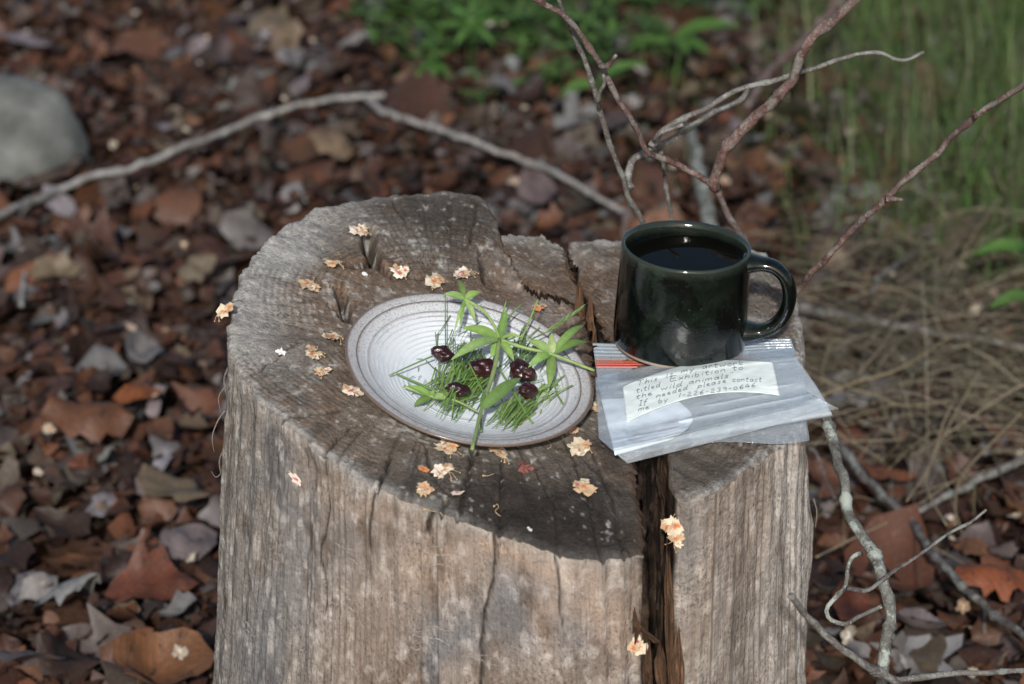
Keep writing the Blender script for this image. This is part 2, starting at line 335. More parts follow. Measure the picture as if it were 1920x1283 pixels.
def stump_piece(name, outline, centre, pl, nth, nring, rows, bumpy, is_main=False, flare=.10, lumps=()):
    O = np.array([[a, b, f] for a, b, f in outline], float)
    P = np.c_[on_plane(O[:, 0], O[:, 1], pl)[:, :2], O[:, 2]]; P = chaikin(P, 1)
    c = on_plane(float(centre[0]), float(centre[1]), pl)[:2]
    th = np.linspace(-np.pi, np.pi, nth, endpoint=False) + math.pi / 2       # seam at the back
    r, inn = ray_poly(c, P[:, :2], th, P[:, 2])
    ct, st = np.cos(th), np.sin(th)
    r = r + .0030 * fbm(ct * 14, st * 14, 0, 3, 3) + (.0012 + .0022 * inn) * fbm(ct * 60, st * 60, 0, 3, 8)
    # top
    s = np.r_[np.linspace(0.02, .93, nring), np.linspace(.94, 1, 9)]
    x = c[0] + s[:, None] * r * ct; y = c[1] + s[:, None] * r * st
    edge = (1 - s[:, None]) * r
    z = pl[0] * x + pl[1] * y + pl[2]
    rr, aa = np.hypot(x - PITH[0], y - PITH[1]), np.arctan2(y - PITH[1], x - PITH[0])
    h = bumpy * (.0030 * fbm(x * 22, y * 22, 1, 3, 31) + .0014 * fbm(x * 90, y * 90, 2, 3, 41)) + .0005 * fbm(aa * 20, rr * 40, 0, 3, 51)
    h -= .0022 * np.clip(1 - edge / .005, 0, 1) ** 2; h += .0016 * np.clip(1 - edge / .012, 0, 1) * fbm(x * 160, y * 160, 4, 3, 45)
    h -= 0 * edge * (1 - .4 * inn)
    dark = smooth(.35, .8, fbm(x * 14 + 3, y * 14, 0, 4, 61)) * .5
    if is_main:
        for pts, w, d in GROOVES:
            dist, al = poly_dist(x + .0016 * fbm(x * 180, y * 180, 0, 2, 71), y + .0016 * fbm(x * 180, y * 180, 5, 2, 72), pts)
            k = np.clip(1 - dist / (w * 1.4), 0, 1); h -= d * smooth(0, 1, k); dark = np.maximum(dark, smooth(.15, .9, k) * .8)  # colour darkened along with the depth, painting shade into the holes
        pz = on_plane(np.array([1040.]), np.array([1000.]), MAIN)[0]; dark = np.maximum(dark, .85 * smooth(.085, .02, np.hypot((x - pz[0]) * .75, y - pz[1]) + .012 * fbm(x * 40, y * 40, 0, 3, 77)))
        pz = on_plane(np.array([830.]), np.array([395.]), MAIN)[0]; dark = np.maximum(dark, .6 * smooth(.06, .01, np.hypot((x - pz[0]) * .7, y - pz[1]) + .012 * fbm(x * 40, y * 40, 0, 3, 78)))
        # broken, stepped wood at the right of the pith
        q = on_plane(np.array([1010.]), np.array([560.]), MAIN)[0]; k = smooth(.05, .015, np.hypot(x - q[0], (y - q[1]) * .6))
        h += k * .006 * (np.round(2.2 * fbm(x * 55, y * 30, 0, 2, 81)) / 2.2)
    else:
        h += .003 * (np.round(2.0 * fbm(x * 60, y * 35, 3, 2, 82)) / 2.0) * smooth(.16, .06, np.hypot(x - .06, y - .09))
    topV = np.stack([x, y, z + h], -1)
    apex = topV[0].mean(0)
    # side
    t = rows
    r0 = r; zt = (z + h)[-1]
    L = fbm(ct * 5, st * 5, t[:, None] * 5, 3, 91) * .006 + fbm(ct * 38, st * 38, t[:, None] * 5, 4, 92) * (.0006 if is_main else .0018) + fbm(ct * 45, st * 45, t[:, None] * 120, 4, 98) * .0009 + fbm(ct * 120, st * 120, t[:, None] * 16, 3, 93) * .0007
    L = L * smooth(0, .02, t)[:, None] + fbm(ct * 60, st * 60, t[:, None] * 60, 2, 96) * .0012
    fl = flare * t[:, None] ** 1.0 * .55 + flare * t[:, None] ** 2.5 * 2.2
    J = (fbm(ct * 45, st * 45, t[:, None] * 26, 4, 94) * .011) * inn
    off = (L + fl) * (1 - inn) + J
    dk = np.zeros((len(t), nth)) + smooth(.45, .8, fbm(ct * 9, st * 9, t[:, None] * 7, 4, 97)) * .3
    for (tc, td, tw, dd, amp) in lumps:      # (angle deg, depth, half-widths, amount)
        dang = (np.degrees(th) - tc + 180) % 360 - 180
        off = off + amp * np.exp(-(dang / tw) ** 2) * np.exp(-((t[:, None] - td) / dd) ** 2)
    if is_main:
        for px, py, w, d, ln, sl in SIDECR:
            q = on_plane(float(px), float(py), MAIN); a0 = math.atan2(q[1] - c[1], q[0] - c[0])
            arc = ((th - a0 + np.pi) % (2 * np.pi) - np.pi) * r0
            dist = abs(arc - sl * t[:, None] * .35 - .004 * fbm(t * 30, 0, 0, 3, int(px))[:, None])
            k = np.clip(1 - dist / (w * 1.5), 0, 1) * smooth(ln, ln * .8, t)[:, None]; off = off - d * k; dk = np.maximum(dk, smooth(.2, .8, k))
    R = r0 + off
    SV = np.stack([c[0] + R * ct, c[1] + R * st, zt - t[:, None] + 0 * R], -1)
    V = np.concatenate([topV.reshape(-1, 3), SV.reshape(-1, 3), apex[None]])
    n = len(s) + len(t); F = grid_faces(n, nth, True)
    cap = np.stack([np.full(nth, n * nth), np.arange(nth), (np.arange(nth) + 1) % nth, (np.arange(nth) + 1) % nth], 1)
    polT = np.stack([aa * .16, rr, 0 * rr], -1).reshape(-1, 3)
    arcl = (th - math.pi / 2) * r.mean()
    polS = np.stack([arcl + 0 * R, t[:, None] + 0 * R + 1.0, 0 * R], -1).reshape(-1, 3)
    sideA = np.r_[np.clip(1 - edge / .004, 0, 1).ravel() * .46, np.clip(.5 + t[:, None] / .006 + 0 * R, 0, 1).ravel(), 0]
    innA = np.r_[(np.clip(1 - edge / .005, 0, 1) * inn * .55).ravel(), (inn * np.clip(.6 + t[:, None] / .006, 0, 1) + 0 * R).ravel(), 0]
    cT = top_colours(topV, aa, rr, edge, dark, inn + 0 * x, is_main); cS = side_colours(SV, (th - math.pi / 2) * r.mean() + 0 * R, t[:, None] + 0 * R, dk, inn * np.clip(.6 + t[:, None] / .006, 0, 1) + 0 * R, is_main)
    cA = np.vstack([cT.reshape(-1, 3), cS.reshape(-1, 3), cT[0, :1]]); cA = np.c_[cA, np.ones(len(cA))]
    me = bpy.data.meshes.new(name)
    faces = F[:, ::-1]
    me.vertices.add(len(V)); me.vertices.foreach_set('co', V.ravel())
    tri = cap[:, :3]
    nl = faces.size + tri.size; me.loops.add(nl); me.loops.foreach_set('vertex_index', np.r_[faces.ravel(), tri.ravel()].astype(np.int32))
    me.polygons.add(len(faces) + len(tri)); me.polygons.foreach_set('loop_start', np.r_[np.arange(len(faces)) * 4, faces.size + np.arange(len(tri)) * 3].astype(np.int32))
    me.update(calc_edges=True); me.validate()
    set_attr(me, 'pol', np.vstack([polT, polS, [[0, 0, 0]]])); set_attr(me, 'side', sideA); set_attr(me, 'Col', cA)
    nn_ = np.zeros(len(V) * 3, np.float32); me.vertex_normals.foreach_get('vector', nn_); SURF.append((V, nn_.reshape(-1, 3)))
    return finish(name, me, WOOD, stump)

rows = np.r_[.0006, .0014, np.linspace(.0026, .29, 165), np.linspace(.30, .50, 24)]
rows2 = np.r_[.0006, .0014, np.linspace(.0026, .26, 130), np.linspace(.27, .50, 16)]
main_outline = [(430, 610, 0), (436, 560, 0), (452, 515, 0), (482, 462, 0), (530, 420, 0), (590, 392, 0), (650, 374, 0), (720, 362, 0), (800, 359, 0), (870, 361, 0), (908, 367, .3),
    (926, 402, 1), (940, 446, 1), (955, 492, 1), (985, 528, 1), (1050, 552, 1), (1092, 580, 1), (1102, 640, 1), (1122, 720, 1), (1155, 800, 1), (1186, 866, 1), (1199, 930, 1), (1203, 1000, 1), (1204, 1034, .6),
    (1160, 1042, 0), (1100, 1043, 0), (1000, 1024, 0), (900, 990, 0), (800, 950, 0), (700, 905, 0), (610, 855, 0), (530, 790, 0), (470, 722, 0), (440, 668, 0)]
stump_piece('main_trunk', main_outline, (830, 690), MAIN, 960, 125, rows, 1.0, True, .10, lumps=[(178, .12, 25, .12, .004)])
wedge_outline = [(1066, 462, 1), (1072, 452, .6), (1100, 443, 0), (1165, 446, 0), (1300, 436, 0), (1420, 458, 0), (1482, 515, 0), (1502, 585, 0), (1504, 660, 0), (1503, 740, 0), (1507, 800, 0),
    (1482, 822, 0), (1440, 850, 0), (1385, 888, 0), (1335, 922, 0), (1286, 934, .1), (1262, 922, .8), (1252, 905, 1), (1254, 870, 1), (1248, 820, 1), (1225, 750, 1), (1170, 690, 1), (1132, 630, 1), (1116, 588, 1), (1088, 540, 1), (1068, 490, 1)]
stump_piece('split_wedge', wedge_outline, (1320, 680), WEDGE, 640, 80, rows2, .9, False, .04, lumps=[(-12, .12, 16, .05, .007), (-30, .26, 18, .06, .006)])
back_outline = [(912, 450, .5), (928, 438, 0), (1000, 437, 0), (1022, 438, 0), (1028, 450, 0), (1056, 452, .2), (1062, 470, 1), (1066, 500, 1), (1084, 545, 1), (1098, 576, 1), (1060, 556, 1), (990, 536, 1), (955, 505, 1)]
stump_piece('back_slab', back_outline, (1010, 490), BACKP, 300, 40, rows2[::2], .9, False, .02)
_SV = np.vstack([a for a, b in SURF]); _SN = np.vstack([b for a, b in SURF]); _px, _py, _pz = proj(_SV); _f = ((_SV - CAM) * _SN).sum(1) < 0; _SV, _SN, _px, _py, _pz = _SV[_f], _SN[_f], _px[_f], _py[_f], _pz[_f]
def surf(px, py, rad=5.0, lift=0.0):
    """nearest visible wood under a photo pixel: point and averaged normal"""
    m = np.flatnonzero((abs(_px - px) < rad) & (abs(_py - py) < rad))
    if len(m) == 0: return on_plane(float(px), float(py), MAIN), np.array(PN0)
    m = m[_pz[m] < _pz[m].min() + .006]; n = _SN[m].mean(0); n /= np.linalg.norm(n)
    return CAM + ray(float(px), float(py)) * float(np.median(_pz[m])) + n * lift, n
PN0 = np.array([.218, -.176, 1.0]) / np.linalg.norm([.218, -.176, 1.0])
FRASS = attr_material('beetle_frass', .9, .1, 700, .5, (.12, .09, .07))
for cx, cy, cnt, Ln, slope, pitch in [(530, 1060, 3, 60, .5, 17), (655, 1150, 6, 85, .5, 15), (840, 1070, 7, 100, .15, 12), (800, 1225, 9, 100, .22, 11), (480, 1200, 3, 50, .5, 22), (640, 1060, 3, 60, .5, 20), (1105, 1130, 4, 50, -.15, 16), (905, 1250, 4, 90, .18, 11), (560, 1230, 6, 80, .55, 14), (1000, 945 + 110, 2, 70, -.05, 16), (1370, 1010, 4, 40, .3, 24), (1430, 1180, 3, 40, -.2, 26)]:
    for i in range(max(2, int(cnt * .65))):
        L_ = Ln * random.uniform(.35, .85); ox, oy = cx + random.uniform(-22, 22), cy + (i - cnt / 2) * pitch + random.uniform(-4, 4); ph = random.uniform(0, 6); sl = slope + random.uniform(-.2, .2)
        C = [surf(ox + q * L_, oy + sl * q * L_ + 2.6 * math.sin(q * 8 + ph) + .5 * math.sin(q * 19 + ph * 2), 5, -.00010)[0] for q in np.linspace(-.5, .5, 15)]
        C = resample(C, 26); V, F = tube_data(C, random.uniform(.0004, .0007) * np.sin(np.linspace(.25, 2.9, 26)) ** .5, 6, .5, i, flat=.6); m2 = MB(); m2.add(V, F, vary((.31, .275, .24), .15)); m2.build('beetle_gallery', FRASS, stump)

def splinter(px0, py0, px1, py1, Y, w, thick, seed, mat_inner=1.0, name='wood_splinter'):
    a, b = at_y(float(px0), float(py0), Y), at_y(float(px1), float(py1), Y)
    n, k = 26, 22; s = np.linspace(0, 1, n); C = a + (b - a) * s[:, None]; ang = np.linspace(0, 2 * np.pi, k, endpoint=False)
    wd = w * (.45 + .55 * smooth(0, .2, s)) * (1 + .35 * fbm(s * 4, 0, seed, 3, seed)); V = []
    V = C[:, None] + np.stack([wd[:, None] * np.cos(ang) * (1 + .35 * fbm(s[:, None] * 2, ang * 6, seed, 2, 4)), thick * np.sin(ang)[None] * (1 + .9 * fbm(s[:, None] * 3, ang * 7, seed, 2, 5)), .022 * fbm(np.cos(ang) * 9 + 0 * s[:, None], seed, np.sin(ang) * 9, 2, 6) * smooth(.25, 0, s)[:, None]], -1)
    V = V.reshape(-1, 3); F = [tuple(f) for f in grid_faces(n, k, True)] + [tuple(range(k))[::-1], tuple(range((n - 1) * k, n * k))]
    m = len(V)
    return mesh(name, V, F, WOOD, stump, False, {'pol': np.c_[np.tile(ang * .006 + seed, n), np.repeat(s * .12, k) + 1, np.zeros(m)], 'side': np.ones(m), 'Col': np.c_[np.clip(np.array([.15, .085, .05]) * (1.25 - mat_inner) * 1.5 * (1 + .9 * fbm(np.tile(ang, n) * 9, np.repeat(s, k) * 4, seed, 3, 3))[:, None], .01, .5), np.ones(m)]})
splinter(1252, 1045, 1258, 1300, -.118, .0024, .004, 1, .70)
splinter(1240, 868, 1256, 960, -.060, .0034, .004, 21, 1.0)
splinter(1270, 1190, 1272, 1310, -.150, .0030, .003, 4, .45)
splinter(1236, 1222, 1243, 1310, -.165, .0032, .003, 3, .7)
splinter(1188, 1168, 1230, 1203, -.172, .0020, .002, 6, .85, 'loose_chip')
splinter(1214, 1240, 1217, 1310, -.172, .0028, .003, 8, .75)
splinter(1256, 1205, 1262, 1310, -.172, .0022, .003, 11, .55)
splinter(1085, 560, 1096, 640, float(on_plane(1090., 600., MAIN)[1]) + .004, .0035, .003, 9, .6)
splinter(1104, 585, 1112, 660, float(on_plane(1100., 610., MAIN)[1]) + .006, .0030, .003, 10, .5)

# frayed bark fibres on the left flank
for k, (pts, w) in enumerate([([(412, 770), (398, 790), (388, 820), (392, 850)], .0012), ([(416, 720), (400, 745), (404, 775)], .0010), ([(412, 880), (396, 895), (386, 884)], .0011),
                              ([(414, 835), (402, 862), (404, 890)], .0014), ([(418, 690), (410, 712), (414, 740)], .0016), ([(414, 910), (404, 930), (408, 965)], .0014), ([(1516, 935), (1522, 960), (1519, 990)], .0012)]):
    Yc = float(on_plane(430., 620., MAIN)[1]) if pts[0][0] < 900 else .02
    C = resample([at_y(float(a), float(b), Yc + .004 * math.sin(3 * i)) for i, (a, b) in enumerate(pts)], 16)
    V, F = tube_data(C + np.array([.0035, 0, 0]), w * .5 * np.linspace(1, .4, 16), 6, .3, k, flat=.35)
    m = len(V); mesh('bark_fibre', V, F, WOOD, stump, True, {'pol': np.c_[np.zeros(m) + k, np.linspace(1, 1.1, m), np.zeros(m)], 'side': np.ones(m), 'Col': np.tile([.25, .215, .19, 1], (m, 1))})

# ------------------------------------------------------------------ plate
def basis(n):
    n = np.asarray(n, float); n /= np.linalg.norm(n); x = np.cross([0, 1., 0], n); x /= np.linalg.norm(x); return np.stack([x, np.cross(n, x), n], 1)
PN = np.array([.218, -.176, 1.0]); PB = basis(PN); PN = PB[:, 2]
PLATE_H = .0235
PC = on_plane(870., 731., MAIN, .0015)                        # base of the plate
def lathe(profile, k, B, c, wob=None):
    pr = np.asarray(profile, float); a = np.linspace(0, 2 * np.pi, k, endpoint=False)
    r = pr[:, 0][:, None] * np.ones(k); z = pr[:, 1][:, None] * np.ones(k)
    if wob is not None: r, z = wob(r, z, a)
    L = np.stack([r * np.cos(a), r * np.sin(a), z], -1); return (L.reshape(-1, 3) @ B.T) + c, grid_faces(len(pr), k, True)
RP = .0812
prof = [(.0005, .0035), (.006, .0037), (.012, .0036), (.02, .0037), (.028, .0039), (.034, .0043)]
r_, z_ = .036, .0046
for q in range(9):                                            # throwing ridges up the wall
    f = (q + 1) / 9; rr = .036 + f * .030; zz = .0046 + f ** 1.35 * .0135
    prof += [(rr - .0022, zz - .0009 - .0004), (rr - .0012, zz - .0003), (rr - .0004, zz + .0001), (rr, zz)]
prof += [(.0680, .0190), (.0700, .0202), (.0718, .0212), (.0728, .0217), (.0734, .0214), (.0742, .0218), (.0760, .0228), (.0785, .0232), (.0800, .0235), (.0808, .0232), (RP, .0224), (.0810, .0214), (.0800, .0205),
         (.0770, .0190), (.0700, .0155), (.0640, .0095), (.0580, .0045), (.0560, .0020), (.0555, 0), (.0530, 0), (.0525, .0015), (.001, .0018)]
def plate_wob(r, z, a): return r * (1 + .006 * np.cos(2 * a + .4) + .003 * np.cos(3 * a)), z + .0006 * np.cos(2 * a + 1) * (r / RP) ** 2 + .00018 * fbm(np.cos(a) * 3, np.sin(a) * 3, r * 90, 2, 3)
prof = [(r, z * .80) for r, z in prof]
V, F = lathe(prof, 220, PB, PC, plate_wob)
pm = M('speckled_stoneware_glaze', .22, .5); R_ = pm.attr('rad'); P = pm.obj(); sp = pm.noise(P, 950, 2, .5); sp2 = pm.noise(P, 1500, 2, .5); cl = pm.noise(P, 40, 3)
wobr = pm.math('ADD', R_, pm.math('MULTIPLY', pm.math('SUBTRACT', cl, .5), .0012))
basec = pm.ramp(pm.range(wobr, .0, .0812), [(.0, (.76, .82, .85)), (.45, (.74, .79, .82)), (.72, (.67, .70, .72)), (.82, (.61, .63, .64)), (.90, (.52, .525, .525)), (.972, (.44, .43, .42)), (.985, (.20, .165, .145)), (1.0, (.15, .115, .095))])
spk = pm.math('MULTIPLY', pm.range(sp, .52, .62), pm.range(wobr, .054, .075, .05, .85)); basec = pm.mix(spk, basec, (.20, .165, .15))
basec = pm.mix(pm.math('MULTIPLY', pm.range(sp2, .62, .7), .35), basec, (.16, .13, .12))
ln = None
for c0, wd, st in [(.0735, .0008, .9), (.0815, .0022, .6), (.0655, .0012, .35), (.0725, .0004, .4)]:
    k = pm.math('MULTIPLY', pm.range(pm.math('ABSOLUTE', pm.math('SUBTRACT', wobr if c0 > .075 else pm.math('ADD', R_, pm.math('MULTIPLY', pm.math('SUBTRACT', cl, .5), .0006)), c0)), wd, wd * .3), st); basec = pm.mix(k, basec, (.115, .075, .055))
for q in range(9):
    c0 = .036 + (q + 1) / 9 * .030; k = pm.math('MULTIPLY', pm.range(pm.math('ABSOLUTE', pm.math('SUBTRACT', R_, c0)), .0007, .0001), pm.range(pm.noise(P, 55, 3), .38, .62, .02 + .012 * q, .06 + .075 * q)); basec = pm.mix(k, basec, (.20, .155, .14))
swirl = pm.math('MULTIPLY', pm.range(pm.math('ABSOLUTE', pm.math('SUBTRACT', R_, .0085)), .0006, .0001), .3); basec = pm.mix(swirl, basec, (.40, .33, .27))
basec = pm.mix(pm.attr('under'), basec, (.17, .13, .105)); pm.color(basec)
pm.rough(pm.range(sp, .4, .7, .22, .4)); pm.b.inputs['Coat Weight'].default_value = .25; pm.b.inputs['Coat Roughness'].default_value = .15; pm.bump(pm.math('ADD', sp, cl), .08, .0006)
L = (V - PC) @ PB
pr = np.asarray(prof); top_i = int(np.argmax(pr[:, 0]))
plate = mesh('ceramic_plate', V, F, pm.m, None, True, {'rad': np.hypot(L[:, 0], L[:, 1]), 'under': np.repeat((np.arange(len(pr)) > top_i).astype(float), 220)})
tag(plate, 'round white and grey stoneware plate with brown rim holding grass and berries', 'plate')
def pp(zx, zy, h):
    """point above the plate from the enlarged photo crop, h metres above the plate's base along its tilt"""
    px, py = 640 + zx / 3.774, 520 + zy / 3.774
    return on_plane(px, py, (MAIN[0], MAIN[1], MAIN[2]), .0015 + h / PN[2])
def plate_floor(p):
    """height of the plate's upper surface above its base at world point p"""
    l = (np.asarray(p) - PC) @ PB; return float(np.interp(math.hypot(l[0], l[1]), pr[:top_i, 0], pr[:top_i, 1]))

# ------------------------------------------------------------------ mug and drink
ZW = on_plane(1272., 645., WEDGE, .0045)
MB_ = basis((.05, 0.0, 1.0)); MUG = np.array(ZW); MH = .0732; RM = .0432
gl = M('dark_green_glaze', .08, .5); P = gl.obj(); n1 = gl.noise(P, 38, 5, .65, .8); n2 = gl.noise(P, 500, 3); hgt = gl.attr('ht')
gc = gl.ramp(n1, [(.3, (.0012, .0018, .0015)), (.5, (.0025, .004, .003)), (.68, (.007, .012, .008)), (.85, (.022, .032, .02))])
gc = gl.mix(gl.range(hgt, .88, 1.0, 0, .75), gc, gl.mix(n1, (.015, .024, .017), (.055, .068, .05)))
gc = gl.mix(gl.math('MULTIPLY', gl.range(hgt, .28, .0), gl.range(gl.noise(P, 130, 4), .45, .66, 0, .5)), gc, (.045, .055, .055))
gc = gl.mix(gl.range(gl.noise(P, 1500, 2), .70, .76, 0, .5), gc, (.3, .32, .28))
gc = gl.mix(gl.range(hgt, .052, .040), gc, (.42, .35, .27)); gl.color(gc)
gl.rough(gl.math('ADD', gl.range(hgt, .05, .03, .05, .7), gl.range(n2, .4, .7, 0, .05))); gl.b.inputs['Coat Weight'].default_value = .15; gl.b.inputs['Coat Roughness'].default_value = .06; gl.bump(gl.math('ADD', gl.math('MULTIPLY', n1, 2), n2), .10, .0012)
mug = thing('mug', MUG, 'dark green glazed ceramic mug full of drink on the stump', 'mug')
mp = [(.001, .0015), (.038, .0012), (.0405, 0), (.0430, .0008), (.0442, .003), (.0446, .008), (.0447, .018), (.0444, .032), (.0439, .048), (.0434, .060), (.0430, .066), (.0430, MH - .0012), (.0424, MH), (.0414, MH - .0002), (.0404, MH - .0016), (.0396, MH - .005), (.0394, .060), (.0396, .045), (.0398, .02), (.037, .007), (.02, .0055), (.001, .0055)]
mp = resample(np.asarray(mp), 90)
def mug_wob(r, z, a): return r * (1 + .005 * np.cos(2 * a + .7) + .003 * fbm(np.cos(a) * 1.5, np.sin(a) * 1.5, z * 40, 2, 2)), z + .0005 * np.cos(2 * a) * (z / MH) + .0004 * fbm(np.cos(a) * 2, np.sin(a) * 2, 0, 2, 6) * (z / MH)
V, F = lathe(mp, 160, MB_, MUG, mug_wob)
lz = ((V - MUG) @ MB_)[:, 2] / MH
mesh('mug_body', V, F, gl.m, mug, True, {'ht': lz})
hd = np.array([math.cos(math.radians(-9)), math.sin(math.radians(-9)), 0])
hp = np.array([(.0395, .0640), (.0470, .0650), (.0590, .0640), (.0675, .0570), (.0712, .0450), (.0695, .0320), (.0630, .0215), (.0540, .0165), (.0420, .0150)])
C = resample(np.stack([hd[0] * hp[:, 0], hd[1] * hp[:, 0], hp[:, 1]], 1), 46) @ MB_.T + MUG
s = np.linspace(0, 1, 46); rad = .0052 + .0024 * (smooth(.14, 0, s) + smooth(.84, 1, s)) - .0003 * np.sin(s * 9)
T = np.gradient(C, axis=0); T /= np.linalg.norm(T, axis=1)[:, None]; S = np.cross(hd, [0, 0, 1.]); S = np.tile(S / np.linalg.norm(S), (46, 1)); U = np.cross(S, T)
a = np.linspace(0, 2 * np.pi, 24, endpoint=False); prf = np.stack([1.45 * np.sign(np.cos(a)) * abs(np.cos(a)) ** .8, .88 * np.sin(a)], 1)
Vh = (C[:, None] + rad[:, None, None] * (prf[None, :, 0, None] * S[:, None] + prf[None, :, 1, None] * (U[:, None]))).reshape(-1, 3)
Fh = [tuple(f) for f in grid_faces(46, 24, True)] + [tuple(range(24))[::-1], tuple(range(45 * 24, 46 * 24))]
glh = gl.m
mesh('mug_handle', Vh, Fh, glh, mug, True, {'ht': .35 + .55 * smooth(.25, .75, np.repeat(np.clip(.5 + .5 * np.cos(s * 7), 0, 1), 24))})
wm = M('dark_drink', .02, .12); wm.color((.003, .003, .002)); wm.b.inputs['IOR'].default_value = 1.33
wc = MUG + MB_[:, 2] * (MH - .0105); k = 72; a = np.linspace(0, 2 * np.pi, k, endpoint=False); rr = np.array([.012, .025, .035, .0385, .0399])
Vw = np.vstack([wc[None]] + [wc + np.stack([q * np.cos(a), q * np.sin(a), np.full(k, .0005 if q > .0395 else 0)], 1) for q in rr])
Fw = [(0, 1 + i, 1 + (i + 1) % k) for i in range(k)] + [tuple(f + 1)[::-1] for f in grid_faces(5, k, True)]
tag(mesh('drink', Vw, Fw, wm.m), 'still dark drink filling the green mug', 'drink')

# ------------------------------------------------------------------ folded zip bag with the note
def plastic(name, opac, milk=(.62, .68, .73), gloss=.22, rough=.16):
    w = M(name); t = w.t; t.nodes.remove(w.b); out = t.nodes['Material Output']
    n = w.noise(w.obj(), 60, 3); n2 = w.noise(w.obj(), 260, 3)
    bmp = w.node('Bump', {'Height': w.math('ADD', n, w.math('MULTIPLY', n2, .25)), 'Strength': .45, 'Distance': .005})
    d = w.node('BsdfDiffuse', {'Color': milk}); tr = w.node('BsdfTransparent', {'Color': (.95, .97, .98)}); gs = w.node('BsdfGlossy', {'Color': (.95, .97, 1.0), 'Roughness': w.range(n2, .3, .7, rough * .6, rough * 1.3), 'Normal': bmp})
    m1 = w.node('MixShader', {0: w.range(n, .3, .7, opac * .8, opac * 1.2), 1: tr, 2: d})
    fc = w.node('LayerWeight', {'Blend': .5, 'Normal': bmp}, out=1); m2 = w.node('MixShader', {0: w.math('ADD', w.math('MULTIPLY', w.math('POWER', fc, 4.0), .55), gloss, clamp=True), 1: m1, 2: gs})
    t.links.new(m2, out.inputs['Surface']); return w.m
PL_MID = plastic('clear_bag_film', .17, (.90, .96, 1.0), .09, .13); PL_THIN = plastic('clear_bag_film_single', .14, (.80, .87, .92), .10, .12); PL_MILK = plastic('milky_bag_film', .34, (.80, .87, .91), .08, .14); PL_ZIP = plastic('ribbed_zip_film', .38, (.62, .70, .75), .12, .3)
BAG = (WEDGE[0], WEDGE[1], WEDGE[2])
bag = thing('zip_bag', on_plane(1300., 760., BAG), 'folded clear plastic zip bag with handwritten note in front of the mug', 'plastic bag')
def yt(px): return 711 + (px - 1118) * (655 - 711) / 370. - 7 * np.sin(np.pi * np.clip((np.asarray(px) - 1118) / 370., 0, 1))
def yb(px): return 846 + (px - 1155) * (757 - 846) / 370.
def hB(px, py):
    v = np.clip((py - yt(px)) / (yb(px) - yt(px)), -.15, 1.4)
    arch = .0030 * np.sin(np.pi * np.clip((px - 1120) / 390, 0, 1))
    top = .0095 + .0050 * np.sin(np.pi * .5 * np.clip((v + .06) / .3, 0, 1)) + arch * np.sin(np.pi * np.clip(v, 0, 1)) - .0012 * np.exp(-((v - .72) / .09) ** 2) + .0020 * np.exp(-((v - .93) / .05) ** 2) + .0012 * np.exp(-((v - .10 - .00012 * (px - 1118)) / .04) ** 2)
    lw = .012 * fbm(px * .012, 3, 0, 2, 31)
    for v0, am, x0, x1 in [(.97, .0026, 1130, 1530), (.80, .0016, 1250, 1530), (.56, .0010, 1430, 1500), (.88, .0010, 1120, 1300), (.20, .0011, 1440, 1500), (.66, .0008, 1300, 1460)]: top = top + am * np.exp(-(abs(v - v0 - lw - .00010 * (px - 1300) * (v0 < .9)) / .016) ** 1.5) * smooth(x0, x0 + 40, px) * smooth(x1, x1 - 40, px)
    drop = np.clip((v - .98) / .24, 0, 1)
    return top - .0078 * drop ** 1.7 + .0007 * fbm(px * .02, py * .02, 0, 3, 12) + .0004 * fbm(px * .06 + py * .03, py * .09, 0, 2, 15)
def sheet(name, U, Vv, fpx, fh, mat, n=60, m=30, thick=.00025, parent=bag, attrs=None):
    u, v = np.meshgrid(np.linspace(*U, n), np.linspace(*Vv, m)); px, py = fpx(u, v); P = on_plane(px, py, BAG, fh(px, py, u, v))
    o = mesh(name, P.reshape(-1, 3), grid_faces(m, n), mat, parent, True, attrs(u, v) if attrs else None)
    md = o.modifiers.new('thickness', 'SOLIDIFY'); md.thickness = thick; md.offset = 0; return o
# rear zip end lying flat under the mug
def z_px(u, v): return 1111 + 372 * u + 10 * v + 6 * u * v, 643 - 4 * u + 4 * np.sin(u * 5) + v * (74 - 22 * u)
sheet('zip_end', (0, 1), (0, 1), z_px, lambda px, py, u, v: .0020 + .0022 * np.clip((.14 - u) / .14, 0, 1) + .003 * np.clip((u - .86) / .14, 0, 1) + .0003 * np.sin(v * 70) * (v < .42), PL_ZIP, 70, 60)
for k, (v0, colr, w) in enumerate([(.47, (.75, .10, .05), .014), (.415, (.80, .22, .05), .012), (.53, (.72, .13, .10), .02), (.60, (.62, .22, .19), .03)]):
    zm = M('zip_line', .4, .4); zm.color(colr)
    sheet('zip_line', (0.004, .996), (-w, w), lambda u, v: z_px(u, v0 + v + .12 * u * u), lambda px, py, u, v: .0029 + .0022 * np.clip((.14 - u) / .14, 0, 1) + .003 * np.clip((u - .86) / .14, 0, 1), zm.m, 50, 3, .0003)
# lower loose film poking out below, and the rolled film at the right
sheet('loose_film', (0, 1), (0, 1), lambda u, v: (1150 + 362 * u + 6 * v, (806 - 22 * u) + v * (40 + 0 * u) + 5 * np.sin(u * 9) * v), lambda px, py, u, v: .0028 + .0008 * fbm(px * .05, py * .05, 0, 3, 3) + .002 * u, PL_THIN, 60, 16)
def c_px(u, v): return 1122 + 30 * v + u * (360 + 24 * v + 26 * np.sin(v * 1.6)), 722 + 126 * v + u * (-64 - 3 * v) + 0 * u
sheet('under_film', (0, 1), (0, 1), c_px, lambda px, py, u, v: .0040 + .0045 * np.sin(np.pi * np.clip(v, 0, 1)) ** .5 * (.4 + .6 * u) + .0035 * np.exp(-((v - .93) / .07) ** 2), PL_MILK, 70, 40)
